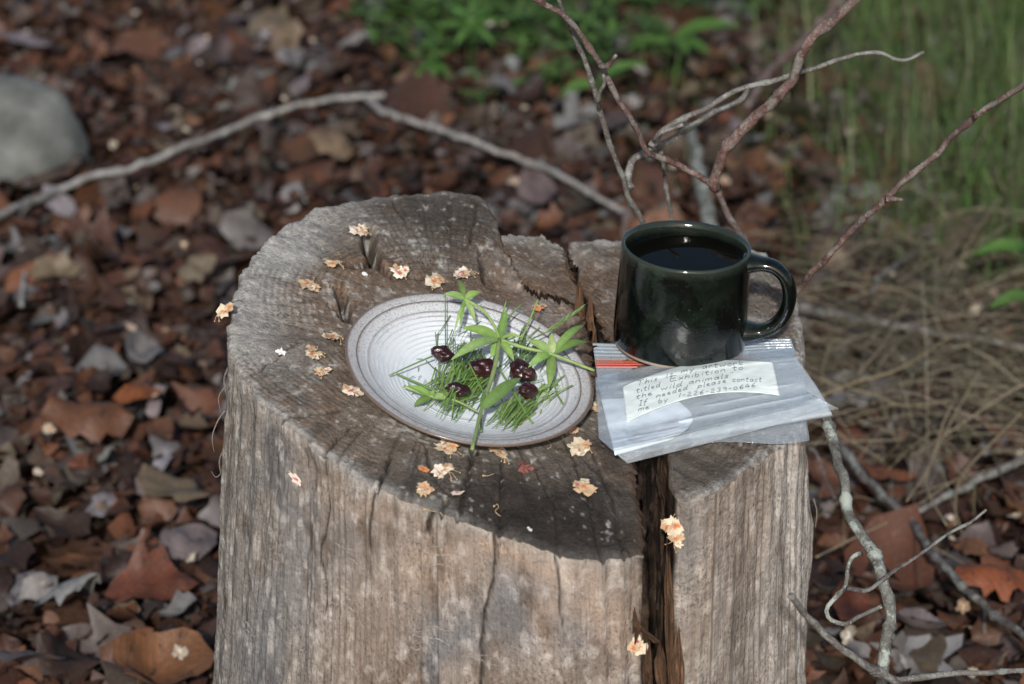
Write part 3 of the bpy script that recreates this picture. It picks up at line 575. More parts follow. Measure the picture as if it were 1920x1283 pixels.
# the folded front layer
def b_px(u, v):
    x = 1116 + 9 * v + 26 * np.clip(v - .78, 0, 1) / .22 + u * (374 + 22 * v - 10 * np.clip(v - .8, 0, 1)); return x, yt(x) + v * (yb(x) - yt(x))
sheet('front_fold', (0, 1), (-.03, 1.20), b_px, lambda px, py, u, v: hB(px, py), PL_MID, 110, 190)
sheet('fold_back', (0, 1), (0, 1), lambda u, v: (1117 + 372 * u, yt(1117 + 372 * u) - 2 + 22 * v), lambda px, py, u, v: .0062 + .0028 * np.sin(v * 1.57) - .004 * v, PL_THIN, 50, 10)
# white printed panel inside the bag
wp = M('white_printed_film', .35, .4); wn_ = wp.noise(wp.obj(), 50, 3); wp.color(wp.mix(wp.range(wn_, .3, .7, 0, .3), (.88, .92, .95), (.84, .89, .93)))
def w_px(u, v):
    xr = 1268 + 36 * np.sin(np.pi * np.clip((v - .10) / .9, 0, 1)) * (v > .1) - 8 * v; xl = 1127 + 26 * v; x = xl + u * (xr - xl); return x, 748 + 106 * v - u * (8 + 22 * v)
sheet('white_panel', (0, 1), (0, 1), w_px, lambda px, py, u, v: hB(px, py) - .0009, wp.m, 40, 40, .0002)
gp = M('faint_grey_print', .5, .3); gp.color((.42, .45, .47)); gp2 = M('grey_print_line', .5, .3); gp2.color((.16, .16, .17)); gp3 = M('faint_print_band', .5, .3); gp3.color((.62, .66, .70))
def ribbon(name, pts, wpx, hoff, mat, n=24, parent=bag):
    C = resample(np.asarray(pts, float), n); T = np.gradient(C, axis=0); T /= np.linalg.norm(T, axis=1)[:, None]; N = np.stack([-T[:, 1], T[:, 0]], 1)
    A = C + N * wpx / 2; B = C - N * wpx / 2; Q = np.stack([A, B], 1)
    P = on_plane(Q[..., 0], Q[..., 1], BAG, hB(Q[..., 0], Q[..., 1]) + hoff); return P.reshape(-1, 3), [tuple(f) for f in grid_faces(n, 2)]
zf = lambda pts: [(1100 + a / 4, 630 + b / 4) for a, b in pts]
for nm, pts, w, mt, hh in [('print_band', [(300, 760), (450, 715), (600, 675), (690, 650)], 17, gp3.m, -.0005), ('print_arc', [(812, 700), (822, 745), (800, 785), (740, 815), (690, 838)], 1.6, gp2.m, -.0004),
                       ('print_arc', [(795, 770), (760, 792), (705, 820)], 1.5, gp2.m, -.0004)]:
    V, F = ribbon(nm, zf(pts), w, hh, mt); mesh(nm, V, F, mt, bag)
for pts in [[(620, 650), (650, 645), (665, 670), (645, 695), (615, 690)], [(560, 690), (575, 665), (600, 680), (590, 705)], [(510, 715), (512, 685)], [(470, 725), (480, 695), (500, 712)], [(425, 735), (440, 705), (455, 728)]]:
    V, F = ribbon('print_mark', zf(pts), 2.2, -.0003, gp.m); mesh('print_mark', V, F, gp.m, bag)
# the note
nm = M('mint_note_paper', .38, .4); nn = nm.noise(nm.obj(), 90, 4); nm.color(nm.mix(nm.range(nn, .3, .7, 0, .35), (.76, .83, .80), (.69, .77, .745))); nm.b.inputs['Coat Weight'].default_value = .25; nm.bump(nn, .2, .001)
def n_px(u, v):
    tx, ty = 1168 + u * 281, 727 - 44 * u - 25 * np.sin(np.pi * np.clip(u * .93 + .03, 0, 1)); bx, by = 1176 + u * 286, 792 - 50 * u - 26 * np.sin(np.pi * np.clip(u, 0, 1)) ** .9
    zig = np.where(u < .02, 1.6 * np.sin(v * 95), 0)
    return tx + v * (bx - tx) + zig, ty + v * (by - ty)
NOTE_H = .0009
sheet('paper_note', (0, 1), (0, 1), n_px, lambda px, py, u, v: hB(px, py) + NOTE_H, nm.m, 80, 60, .0002)
GLY = {'T': (.62, [[(0, 1), (.62, 1.02)], [(.32, 1), (.26, 0)]]), 'h': (.36, [[(.08, 1), (0, 0)], [(.02, .28), (.18, .5), (.32, .42), (.30, 0)]]), 'i': (.14, [[(.08, .5), (.05, 0)], [(.10, .72), (.13, .78)]]),
 's': (.32, [[(.30, .48), (.12, .5), (.08, .34), (.26, .2), (.2, .02), (0, .02)]]), 'm': (.52, [[(0, .5), (0, 0)], [(0, .3), (.14, .5), (.22, .4), (.2, 0)], [(.22, .3), (.36, .5), (.45, .4), (.45, 0)]]),
 'y': (.36, [[(0, .5), (.12, .1), (.2, .1)], [(.34, .5), (.2, .1), (.06, -.35)]]), 'a': (.40, [[(.32, .46), (.14, .5), (0, .24), (.08, 0), (.24, .1), (.34, .5)], [(.34, .5), (.32, .1), (.40, 0)]]),
 'r': (.28, [[(0, .5), (0, 0)], [(0, .3), (.14, .5), (.27, .46)]]), 't': (.30, [[(.13, .9), (.1, .1), (.18, 0), (.26, .05)], [(-.04, .55), (.3, .6)]]), 'w': (.50, [[(0, .5), (.1, 0), (.23, .4), (.34, 0), (.48, .5)]]),
 'o': (.34, [[(.16, .5), (.02, .34), (.04, .08), (.18, 0), (.31, .15), (.28, .42), (.16, .5)]]), 'k': (.36, [[(.06, 1), (0, 0)], [(.33, .55), (.04, .22), (.36, 0)]]), 'l': (.12, [[(.08, 1), (.02, .05), (.1, 0)]]),
 'e': (.34, [[(.02, .24), (.28, .3), (.2, .5), (.04, .38), (.05, .08), (.2, 0), (.34, .1)]]), 'd': (.40, [[(.3, .42), (.12, .48), (0, .2), (.1, 0), (.28, .15)], [(.38, 1), (.31, .1), (.4, 0)]]),
 '"': (.24, [[(.02, 1), (0, .8)], [(.16, 1), (.14, .8)]]), 'E': (.5, [[(.45, 1), (.08, .98), (0, 0), (.46, .02)], [(.04, .52), (.38, .54)]]), 'x': (.34, [[(0, .5), (.32, 0)], [(.32, .5), (0, 0)]]),
 'b': (.36, [[(.06, 1), (0, .02), (.18, 0), (.33, .2), (.24, .45), (.02, .36)]]), 'n': (.36, [[(0, .5), (0, 0)], [(0, .3), (.16, .5), (.3, .42), (.3, 0)]]), 'I': (.36, [[(.05, 1), (.36, 1)], [(.2, 1), (.15, 0)], [(0, 0), (.3, 0)]]),
 'f': (.34, [[(.4, .95), (.24, 1), (.16, .7), (.06, -.35)], [(0, .5), (.32, .54)]]), 'p': (.36, [[(.04, .5), (-.06, -.38)], [(.02, .4), (.2, .5), (.32, .32), (.2, .05), (0, .08)]]), 'c': (.32, [[(.3, .44), (.12, .5), (.0, .22), (.12, 0), (.31, .08)]]),
 ',': (.12, [[(.06, .06), (.02, -.15)]]), '1': (.16, [[(.12, .85), (.04, 0)]]), '2': (.38, [[(.02, .66), (.18, .85), (.32, .64), (.0, .03), (.36, .04)]]), '6': (.36, [[(.28, .85), (.06, .45), (.04, .1), (.2, 0), (.33, .18), (.2, .38), (.04, .22)]]),
 '3': (.36, [[(.04, .78), (.24, .85), (.28, .6), (.1, .46), (.32, .3), (.2, .0), (0, .06)]]), '9': (.34, [[(.3, .66), (.16, .85), (.02, .62), (.14, .42), (.3, .62), (.26, 0)]]), '0': (.36, [[(.16, .6), (.02, .36), (.04, .08), (.18, 0), (.32, .18), (.28, .5), (.16, .6)]]),
 '4': (.36, [[(.22, .85), (0, .28), (.36, .32)], [(.28, .6), (.22, 0)]]), '-': (.28, [[(.04, .36), (.22, .38)]])}
ink = M('pencil_ink', .6, .2); ink.color((.075, .09, .095))
words = [('This', 375, 378, 530, 334), ('is', 597, 308, 648, 299), ('my', 710, 280, 805, 262), ('artwork', 868, 246, 1172, 216), ('titled', 372, 428, 550, 380), ('"Exhibition', 590, 348, 1040, 268), ('to', 1095, 260, 1172, 250),
         ('the', 372, 477, 490, 442), ('wild', 555, 410, 715, 374), ('animals"', 765, 362, 1100, 306), ('If', 392, 524, 452, 508), ('needed', 525, 466, 755, 402), ('please', 835, 390, 1045, 348), ('contact', 1095, 342, 1312, 344),
         ('me', 388, 566, 468, 546), ('by', 540, 506, 608, 490), ('1-226-239-0646', 690, 462, 1266, 382)]
for wi, (txt, x0, y0, x1, y1) in enumerate(words):
    tot = sum(GLY[c][0] + .14 for c in txt) - .14; mb = MB(); cx = 0
    a = np.array([1100 + x0 / 4, 630 + y0 / 4]); b = np.array([1100 + x1 / 4, 630 + y1 / 4]); e = (b - a) / tot; up = np.array([1.0, -9.2])
    for ch in txt:
        wd, strokes = GLY[ch]
        for st in strokes:
            pts = [a + e * (cx + q[0] + random.uniform(-.015, .015)) + up * (q[1] + random.uniform(-.02, .02)) for q in st]
            V, F = ribbon('w', pts, .95, NOTE_H + .00028, None, 10 if len(pts) > 2 else 3); mb.add(V, F)
        cx += wd + .14
    mb.build('written_word', ink.m, bag)

# ------------------------------------------------------------------ greenery on the plate
def blade(base, tip, w, up=(0, -.3, 1), bend=.0, n=8, fold=.25, prof='leaf'):
    base, tip, up = (np.asarray(v, float) for v in (base, tip, up)); s = np.linspace(0, 1, n); T = tip - base; L = np.linalg.norm(T); S = np.cross(T, up); S /= np.linalg.norm(S) + 1e-9; U = np.cross(S, T / L)
    wd = {'leaf': lambda: np.sin(np.pi * np.clip(s, 0, 1) ** .8) ** .75 * .96 + .05 * (1 - s), 'grass': lambda: np.clip(1.15 - s, .04, 1) ** .5, 'stem': lambda: 1 - .45 * s}[prof]() * w / 2
    wd = np.maximum(wd, .00004); C = base + T * s[:, None] + U * (bend * L * np.sin(np.pi * s) ** 1.0)[:, None]
    V = np.stack([C - S * wd[:, None] + U * (fold * wd)[:, None], C, C + S * wd[:, None] + U * (fold * wd)[:, None]], 1).reshape(-1, 3)
    return V, [tuple(f) for f in grid_faces(n, 3)]
G1, G2, G3 = (.18, .285, .072), (.135, .225, .058), (.245, .345, .12)
def sprig(name, label, stems, whorls, leafw):
    pts0 = stems[0][0][0]; o = thing(name, pts0, label, 'plant sprig', 'whorled sprigs on the plate')
    for pts, r in stems:
        C = resample(pts, 22); V, F = tube_data(C, r * np.linspace(1, .75, 22), 6, .15, 3); mb = MB(); mb.add(V, F, vary(G3)); mb.build('stem', GREEN, o)
    for node, tips in whorls:
        for tp, w, bd in tips:
            V, F = blade(node, tp, w, (0.1, -.5, .9), bd, 10, .22); mb = MB()
            sc = np.repeat(np.array([[.9, 1.18, .9]]), 10, 0).ravel()[:, None]; mb.add(V, F, np.clip(np.array(vary(random.choice([G1, G1, G2, G3]), .2))[None] * sc, 0, 1)); mb.build('leaf', GREEN, o)
    return o
A, B_, Cc, D, E = pp(872, 155, .036), pp(1120, 440, .030), pp(1490, 545, .031), pp(990, 940, .024), pp(640, 845, .013)
mm = .001
sprig('bedstraw_sprig', 'largest whorled green sprig lying across the plate and over its front rim', [([A, pp(1000, 230, .036), pp(1080, 340, .033), B_], .0011), ([B_, pp(1090, 620, .027), pp(1050, 760, .024), D, pp(925, 1220, .0265)], .0016), ([B_, pp(1300, 500, .032), Cc, pp(1790, 660, .0255)], .0013)],
      [(A, [(pp(725, 118, .038), 6 * mm, .1), (pp(985, 105, .040), 5.5 * mm, .15), (pp(828, 20, .036), 4 * mm, .1), (pp(838, 350, .028), 2.6 * mm, .12), (pp(948, 315, .027), 4 * mm, .15), (pp(795, 400, .026), 2 * mm, .1)]),
       (B_, [(pp(848, 358, .034), 8 * mm, .12), (pp(772, 588, .026), 7.5 * mm, .14), (pp(1168, 225, .040), 6 * mm, -.05), (pp(1290, 425, .036), 3 * mm, .2), (pp(1222, 595, .026), 5.5 * mm, .1), (pp(1058, 575, .024), 6 * mm, .1)]),
       (Cc, [(pp(1318, 445, .034), 7 * mm, .12), (pp(1488, 395, .040), 5.5 * mm, .05), (pp(1716, 340, .036), 5.5 * mm, .15), (pp(1742, 462, .032), 6 * mm, .15), (pp(1322, 640, .026), 6.5 * mm, .2), (pp(1470, 782, .022), 6.5 * mm, .1)]),
       (D, [(pp(1270, 712, .028), 9 * mm, .08), (pp(1010, 800, .026), 3 * mm, .05)])], 0)
sprig('bedstraw_sprig', 'small whorled sprig with short leaves near the left of the plate', [([pp(440, 770, .014), E, pp(800, 870, .014), pp(965, 950, .016)], .0010)],
      [(E, [(pp(472, 768, .016), 5 * mm, .1), (pp(512, 912, .011), 5.5 * mm, .1), (pp(755, 862, .015), 5.5 * mm, .1), (pp(655, 800, .018), 4 * mm, .1)])], 0)
STEMS = [([(735, 120), (736, 300), (738, 490)], .030, .012, .9, 'upright grass stem standing near the back rim of the plate'), ([(666, 390), (674, 500)], .014, .010, .8, 'short upright blade behind the leftmost berry'),
 ([(340, 696), (480, 630), (645, 558)], .012, .016, 1.1, 'thin blade reaching furthest left on the white plate floor'), ([(392, 685), (520, 740), (690, 815)], .010, .014, 1.6, 'thick cut stem above the small left sprig'),
 ([(1392, 155), (1330, 310), (1262, 470)], .040, .018, 1.5, 'stout stem leaning out over the back right rim'), ([(1275, 190), (1200, 270), (1120, 400)], .036, .022, 1.3, 'darker stem leaning out over the back rim'),
 ([(1168, 165), (1140, 260), (1090, 420)], .036, .022, 1.2, 'slim stem pointing up behind the central whorl'), ([(900, 600), (950, 700), (1012, 830)], .026, .022, 1.1, 'pale stem crossing the middle berry'),
 ([(1112, 640), (1220, 810), (1312, 972), (1350, 1056)], .022, .010, 1.5, 'long stem slanting down right past the lowest berry'), ([(1500, 730), (1525, 820), (1562, 922)], .020, .012, 1.5, 'stubby bluish stem at the right wall of the plate'),
 ([(1415, 750), (1445, 800), (1482, 872)], .016, .012, 1.2, 'short cut stem right of the lowest berry'), ([(1065, 900), (1120, 965), (1178, 1036)], .012, .008, 1.0, 'short blade at the front floor of the plate'),
 ([(1132, 850), (1150, 930), (1168, 1002)], .014, .008, 1.0, 'short upright blade near the front right bundle'), ([(690, 590), (690, 690), (692, 785)], .010, .008, .9, 'straight blade below the leftmost berry'),
 ([(600, 590), (650, 640), (712, 692)], .008, .008, .9, 'small slanting blade left of the grass pile'), ([(1050, 925), (1160, 890), (1285, 845)], .010, .012, .9, 'thin blade bridging to the right hand bundle'),
 ([(985, 960), (988, 1020), (990, 1092)], .012, .016, 1.6, 'pale stem beside the large front stem'), ([(1690, 235), (1560, 320), (1450, 390), (1340, 440)], .036, .026, 1.0, 'seeding grass head pointing out to the upper right')]
for pts, h0, h1, w, lab in STEMS:
    hs = np.linspace(h0, h1, len(pts)); C3 = [pp(a, b, h) for (a, b), h in zip(pts, hs)]; C3 = [c if plate_floor(c) < ((c - PC) @ PN) else c + PN * (plate_floor(c) - (c - PC) @ PN + .001) for c in C3]
    C = resample(C3, 16); V, F = tube_data(C, .0005 * w * np.linspace(.8, 1, 16), 6, .1, 2); col = np.array(vary(random.choice([G1, G2, (.11, .20, .06)]), .2)); mb = MB(); mb.add(V, F, col)
    if 'seeding' in lab:
        o = thing('grass_stem', C[0], lab, 'grass stem', 'cut grass stems on the plate'); mb.build('stem', GREEN, o)
        for i in range(1, 13):
            sd_ = (C[i] - C[i + 1]); sd_ /= np.linalg.norm(sd_); V, F = blade(C[i], C[i] + sd_ * .008 + np.array([random.uniform(-.0015, .0015), 0, .0022 * (1 if i % 2 else -.4)]), .0013, (0, -.5, .9), .1, 6); q = MB(); q.add(V, F, vary((.17, .25, .09))); q.build('seed_spikelet', GREEN, o)
    else: tag(mb.build('grass_stem', GREEN), lab, 'grass stem', 'cut grass stems on the plate')
mb = MB()
def clip_blade(cx, cy, ang, ln, h, w, col):
    dx, dy = math.cos(math.radians(ang)) * ln / 2, -math.sin(math.radians(ang)) * ln / 2
    a, b = pp(cx - dx, cy - dy, h + random.uniform(-.001, .001)), pp(cx + dx, cy + dy, h + random.uniform(-.001, .005))
    for _ in range(2):
        a = a + PN * max(0, plate_floor(a) + .0006 - (a - PC) @ PN); b = b + PN * max(0, plate_floor(b) + .0006 - (b - PC) @ PN)
    V, F = blade(b, a, w, (random.uniform(-.6, .6), -.5, .8), random.uniform(-.08, .16), 6, .3, 'grass'); mb.add(V, F, col)
for i in range(150):
    t = random.random(); s_ = random.gauss(0, 1); cx, cy = 720 + 250 * t + 70 * s_, 900 - 300 * t + 55 * s_ * .6; ang = random.gauss(52, 14) if t < .75 else random.gauss(70, 18)
    cy = min(cy, 985); mid = math.exp(-s_ * s_)
    clip_blade(cx, cy, ang, random.uniform(120, 300), .006 + .011 * mid * random.random(), random.uniform(.0007, .0015), vary(random.choice([G1, G2, G2, (.085, .18, .03), (.20, .31, .07)]), .25))
for i in range(48): clip_blade(random.gauss(1235, 60), random.gauss(960, 40), random.gauss(48, 10), random.uniform(140, 260), .005 + .008 * random.random(), random.uniform(.0008, .0016), vary(random.choice([G1, G2, G3]), .2))
for i in range(24): clip_blade(random.gauss(1430, 60), random.gauss(830, 35), random.gauss(38, 10), random.uniform(100, 240), .007 + .008 * random.random(), random.uniform(.0006, .0012), vary(random.choice([G1, G3]), .2))
for i in range(40): clip_blade(random.gauss(1270, 90), random.gauss(540, 70), random.gauss(55, 16), random.uniform(100, 240), .008 + .010 * random.random(), random.uniform(.0006, .0013), vary(random.choice([G2, G2, (.10, .17, .07)]), .2))
for i in range(30): clip_blade(random.gauss(840, 60), random.gauss(500, 60), random.gauss(65, 20), random.uniform(80, 200), .008 + .008 * random.random(), random.uniform(.0005, .0010), vary(G2, .2))
for i in range(14): clip_blade(random.uniform(470, 720), random.uniform(560, 800), random.gauss(50, 30), random.uniform(20, 70), .005, .0006, vary(G2, .2))
tag(mb.build('grass_clippings', GREEN), 'heap of fine green grass clippings on the white plate', 'grass', kind='stuff')

# berries
bm_ = M('dark_cherry_skin', .34, .45); bn = bm_.noise(bm_.obj(), 130, 4); bm_.color(bm_.ramp(bn, [(.3, (.010, .003, .003)), (.55, (.030, .005, .006)), (.8, (.085, .012, .012))])); bm_.b.inputs['Coat Weight'].default_value = .35; bm_.b.inputs['Coat Roughness'].default_value = .12; bm_.bump(bm_.noise(bm_.obj(), 420, 3), .5, .0012)
def ico(n=3):
    import bmesh
    b = bmesh.new(); bmesh.ops.create_icosphere(b, subdivisions=n, radius=1); V = np.array([v.co[:] for v in b.verts]); F = [tuple(v.index for v in f.verts) for f in b.faces]; b.free(); return V, F
IV, IF = ico(4)
for (zx, zy, rx, ry, rot, h, lab) in [(720, 543, 80, 58, -8, .014, 'dark red shrivelled berry furthest left on the plate'), (992, 640, 95, 66, 28, .017, 'dark red oval berry in the middle of the grass, under a crossing stem'),
        (825, 793, 72, 50, 18, .017, 'smallest black red berry at the lower left of the grass heap'), (1277, 668, 84, 80, -30, .018, 'largest dark red lumpy berry on the right side of the grass'), (1320, 800, 66, 54, 10, .017, 'black red berry touching the largest one from below')]:
    c = pp(zx, zy, h); sx, sy = rx / 3.774 * .00039, ry / 3.774 * .00035 / .75
    n_ = fbm(IV[:, 0] * 1.6 + zx, IV[:, 1] * 1.6, IV[:, 2] * 1.6, 2, 5) * .36 + abs(fbm(IV[:, 0] * 3 + zx, IV[:, 1] * 3, IV[:, 2] * 3, 2, 7)) * -.30
    V = IV * (1 + n_)[:, None] * np.array([sx, sy * .85, sy * .72]); q = math.radians(rot); Rm = np.array([[math.cos(q), -math.sin(q), 0], [math.sin(q), math.cos(q), 0], [0, 0, 1]]); V = V @ Rm.T @ PB.T + c
    if rx == 84: V2 = (IV * (1 + n_)[:, None] * .0042) + pp(1255, 735, .017); V = np.vstack([V]); 
    tag(mesh('berry', V, IF, bm_.m), lab, 'berry', 'dark berries on the plate')

# ------------------------------------------------------------------ fallen chestnut blossoms
def top_at(px, py): 
    """height-corrected point on the sawn face, taken from the wood itself"""
    return on_plane(float(px), float(py), MAIN, .0012)
CREAM, ORANGE, PINK, TAN = (.66, .57, .42), (.52, .16, .055), (.40, .09, .10), (.52, .37, .23)
def petal_mesh(seed, size, mid, outer, elong=1.0, crumple=1.0):
    n, k = 6, 26; a = np.linspace(0, 2 * np.pi, k, endpoint=False); s = np.linspace(0, 1, n)
    R = size * (1 + .30 * fbm(np.cos(a) * 1.4 + seed, np.sin(a) * 1.4, 0, 2, seed) + .52 * fbm(np.cos(a) * 5.5, np.sin(a) * 5.5 + seed, 0, 2, seed + 1))
    x = s[:, None] * R * np.cos(a) * elong; y = s[:, None] * R * np.sin(a)
    z = crumple * size * (.32 * s[:, None] ** 2 * fbm(np.cos(a) * 1.2, np.sin(a) * 1.2 + seed, 0, 2, seed + 2) + .22 * fbm(x / size * 2.2 + seed, y / size * 2.2, 0, 2, seed + 3)) + .25 * size * crumple
    V = np.stack([x, y, z], -1).reshape(-1, 3); F = [tuple(f) for f in grid_faces(n, k, True)]
    m = smooth(.42, .20, s[:, None] + .45 * fbm(np.cos(a) * 1.3 + seed, np.sin(a) * 1.3, s[:, None], 2, seed + 4))[..., None]
    col = (np.array(outer) * (1 - m) + np.array(mid) * m).reshape(-1, 3) * (1 + .12 * fbm(x * 900, y * 900, seed, 2, 3)).reshape(-1, 1)
    return V, F, np.clip(col, 0, 1)
def blossom(px, py, size, rot, kind, lab, pt=None, nrm=None, stam=3, name='blossom', cat='blossom'):
    sp_, sn_ = surf(px, py, 11, .0004); p = sp_ if pt is None else pt; nrm = sn_ if nrm is None else nrm; o = thing(name, p, lab, cat, 'fallen blossoms'); o.rotation_mode = 'QUATERNION'
    B = basis(PN if nrm is None else nrm); o.rotation_quaternion = (Matrix(B.tolist()) @ Matrix.Rotation(math.radians(rot), 3, 'Z')).to_quaternion()
    seed = int(px * 3 + py); sz = size * .00027 * random.Random(seed + 5).uniform(.8, 1.15)
    def part(nm, V, F, col, off=(0, 0, 0), tilt=(0, 0, 0)):
        mb = MB(); mb.add(V, F, col); q = mb.build(nm, PETALM); q.parent = o; q.location = off; q.rotation_euler = tilt; return q
    r = random.Random(seed)
    specs = {'full': [(.50, ORANGE, CREAM, 1.15), (.36, PINK, CREAM, .9), (.34, ORANGE, TAN, 1.0)], 'pink': [(.48, PINK, (.76, .68, .55), 1.2), (.34, PINK, CREAM, .8), (.22, ORANGE, TAN, 1.2)],
             'orange': [(.42, ORANGE, (.60, .23, .09), 1.2), (.28, ORANGE, TAN, 1)], 'tan': [(.5, ORANGE, TAN, 1.2), (.36, PINK, TAN, 1.0), (.3, TAN, CREAM, .8)], 'white': [(.5, (.78, .78, .74), (.80, .80, .77), 1.1)],
             'petal': [(.36, PINK, (.74, .60, .52), 2.0)], 'crumb': [(.45, (.16, .05, .045), (.22, .08, .07), .9), (.35, (.10, .035, .03), (.25, .10, .09), 1.1), (.28, (.2, .08, .07), (.12, .04, .04), 1.2)]}[kind]
    for i, (f, m, ou, el) in enumerate(specs):
        an = r.uniform(0, 6.28) if i else 0; d = 0 if i == 0 else sz * .42; V, F, col = petal_mesh(seed + i * 7, f * sz, m, ou, el, 1.0)
        part('petal', V, F, col, (d * math.cos(an), d * math.sin(an), .0003 + i * .0008), (r.uniform(-.25, .25), r.uniform(-.25, .25), r.uniform(0, 6)))
    for i in range(stam):
        an = r.uniform(-.7, .7); L = sz * r.uniform(.6, 1.05); C = resample([(0, 0, .0012), (L * .55 * math.cos(an), L * .55 * math.sin(an), .0030), (L * math.cos(an * 1.5), L * math.sin(an * 1.5), .0012)], 8)
        V, F = tube_data(C, .00014, 5); m2 = MB(); m2.add(V, F, (.62, .45, .25)); m2.add(IVs * .0005 + C[-1], IFs, (.66, .42, .20)); q = m2.build('stamen', PETALM); q.parent = o
    return o
IVs, IFs = ico(1)
BL = [(668, 438, 40, 10, 'pink', 'cream blossom with a pink centre nearest the back left edge of the stump', 2), (620, 495, 40, -20, 'full', 'cream blossom with orange centre, second from the back left edge', 3), (577, 538, 42, 30, 'tan', 'tan ragged blossom furthest left of the group above the plate', 2),
      (748, 513, 36, -40, 'pink', 'white blossom with dark pink spot beside the hole in the wood', 1), (812, 532, 42, -70, 'full', 'orange and cream blossom just behind the back rim of the plate', 3), (866, 516, 38, 10, 'pink', 'pale blossom with stamens touching the top of the green sprig', 4),
      (683, 516, 12, 0, 'white', 'tiny white crumb beside the dark hole in the stump', 0), (527, 664, 24, 0, 'white', 'plain white petal left of the plate', 0), (623, 636, 40, 0, 'full', 'orange centred blossom almost touching the left rim of the plate', 3),
      (585, 667, 34, 20, 'full', 'small orange blossom with stamens left of the plate', 4), (601, 700, 38, -60, 'full', 'upright cream and orange blossom below the small orange one', 1), (660, 737, 44, 5, 'pink', 'flat cream blossom with pink centre at the lower left rim of the plate', 1),
      (1008, 582, 34, 60, 'orange', 'rust orange blossom behind the right of the plate', 3), (832, 845, 46, -10, 'full', 'large orange blossom below the front rim of the plate', 4), (935, 853, 36, -30, 'full', 'round cream and orange blossom in front of the plate', 4),
      (794, 884, 26, -50, 'orange', 'small curled orange petal left of the cream blossom with pink spot', 0), (829, 886, 40, -15, 'pink', 'cream blossom with pink spot in front of the plate', 4), (793, 920, 38, -70, 'tan', 'tan blossom nearest the front left edge of the sawn top', 2),
      (855, 928, 22, -45, 'petal', 'narrow pinkish white petal on the dark front of the stump', 0), (981, 882, 32, 60, 'crumb', 'dark reddish brown crumbled blossom in front of the plate', 0), (1066, 810, 30, 10, 'full', 'small orange blossom with white tip against the front right rim', 1),
      (1083, 842, 44, 20, 'full', 'cream and orange blossom with a grey petal left of the bag', 3), (1106, 766, 30, 70, 'tan', 'tan blossom squeezed between plate and plastic bag', 2), (1094, 918, 40, -20, 'tan', 'pinkish tan blossom beside the split at the front', 2),
      (992, 995, 12, 0, 'white', 'tiny white crumb on the darkest front part of the sawn top', 0), (758, 567, 24, 10, 'tan', 'thin yellowish shred tucked behind the back left rim of the plate', 0), (1008, 829, 14, 0, 'white', 'tiny white petal shred under the front rim', 0)]
for px, py, sz, rot, kd, lab, stm in BL: blossom(px, py, sz, rot, kd, lab, stam=stm)
ye = float(on_plane(430., 600., MAIN)[1]); blossom(415, 583, 34, 160, 'full', 'orange blossom hanging off the far left edge of the stump', at_y(425., 584., ye), (-.5, -.5, .6), 3)
blossom(1245, 985, 38, 100, 'full', 'cream blossom caught high in the split of the stump', surf(1268, 985, 8, .0006)[0], (-.3, -.8, .4), 4)
blossom(1243, 1008, 32, 200, 'tan', 'tan blossom hanging just below the one caught in the split', surf(1270, 1010, 8, .0006)[0], (-.3, -.8, .4), 3)
blossom(1195, 1213, 34, 80, 'full', 'orange blossom lodged low in the split near the loose chip', surf(1197, 1213, 8, .0006)[0], (.1, -.9, .4), 1)
fx = on_plane(570., 820., MAIN); blossom(556, 897, 26, 80, 'petal', 'pinkish petal stuck to the side of the stump at left', surf(556, 897, 8, .0004)[0], None, 0)
for pts, lab in [([(796, 955), (812, 958), (825, 962), (831, 968)], 'pale curled thread on the front left of the dark top'), ([(926, 950), (932, 946), (934, 953), (928, 960), (938, 969)], 'thread with a round tip lying in the middle of the dark front'), ([(1016, 826), (1028, 828), (1033, 838), (1026, 843)], 'curved yellowish thread right under the front rim of the plate'), ([(906, 893), (915, 893), (926, 889)], 'short brown thread behind the front middle blossom')]:
    C = resample([surf(a, b, 6, .0004)[0] for a, b in pts], 14); V, F = tube_data(C, .00022, 5); m2 = MB(); m2.add(V, F, (.60, .44, .26)); m2.add(IVs * .0008 + C[0], IFs, (.62, .40, .20)); tag(m2.build('stamen_thread', PETALM), lab, 'thread', 'loose stamens')

# ------------------------------------------------------------------ branches and sticks
def branch(name, label, parts, mat, group=None, cat='branch'):
    """parts: (part name, points (world), radius start, radius end)"""
    o = thing(name, parts[0][1][0], label, cat, group)
    for k, (nm_, pts, r0, r1) in enumerate(parts):
        L = sum(np.linalg.norm(np.asarray(pts[i + 1]) - np.asarray(pts[i])) for i in range(len(pts) - 1)); n = int(max(10, min(140, L / .0035)))
        C = resample(pts, n); s = np.linspace(0, 1, n); R = (r0 + (r1 - r0) * s) * .88
        al = s * L; node = np.zeros(n)
        for q in np.arange(.03 + .02 * random.random(), L, .055): node += np.exp(-((al - q - .01 * math.sin(q * 99)) / .0022) ** 2)
        R = R * (1 + .38 * node * (r0 < .006)); C = C + .55 * R[:, None] * np.stack([fbm(al * 60, k, 0, 2, 1), fbm(al * 60, k, 5, 2, 2), fbm(al * 60, k, 9, 2, 3)], 1)
        V, F = tube_data(C, R, 10, .32, k + len(name)); mesh(nm_, V, F, mat, o)
    return o
def by(pts, y0, y1):
    ys = np.linspace(y0, y1, len(pts)); return [at_y(float(a), float(b), y) for (a, b), y in zip(pts, ys)]
def down_to(pts, g, k=7): return list(pts) + [np.asarray(pts[-1]) * (1 - q) + np.asarray(g) * q for q in np.linspace(0, 1, k + 1)[1:]]
def to_ground(p, dx=0, dy=0): return np.array([p[0] + dx, p[1] + dy, float(gz(p[0] + dx, p[1] + dy)) + .002])
fork = by([(1005, 0), (1055, 27), (1089, 67), (1126, 120), (1156, 184), (1183, 224), (1206, 271), (1223, 291), (1263, 308), (1335, 345), (1357, 385), (1385, 435)], .12, .22)
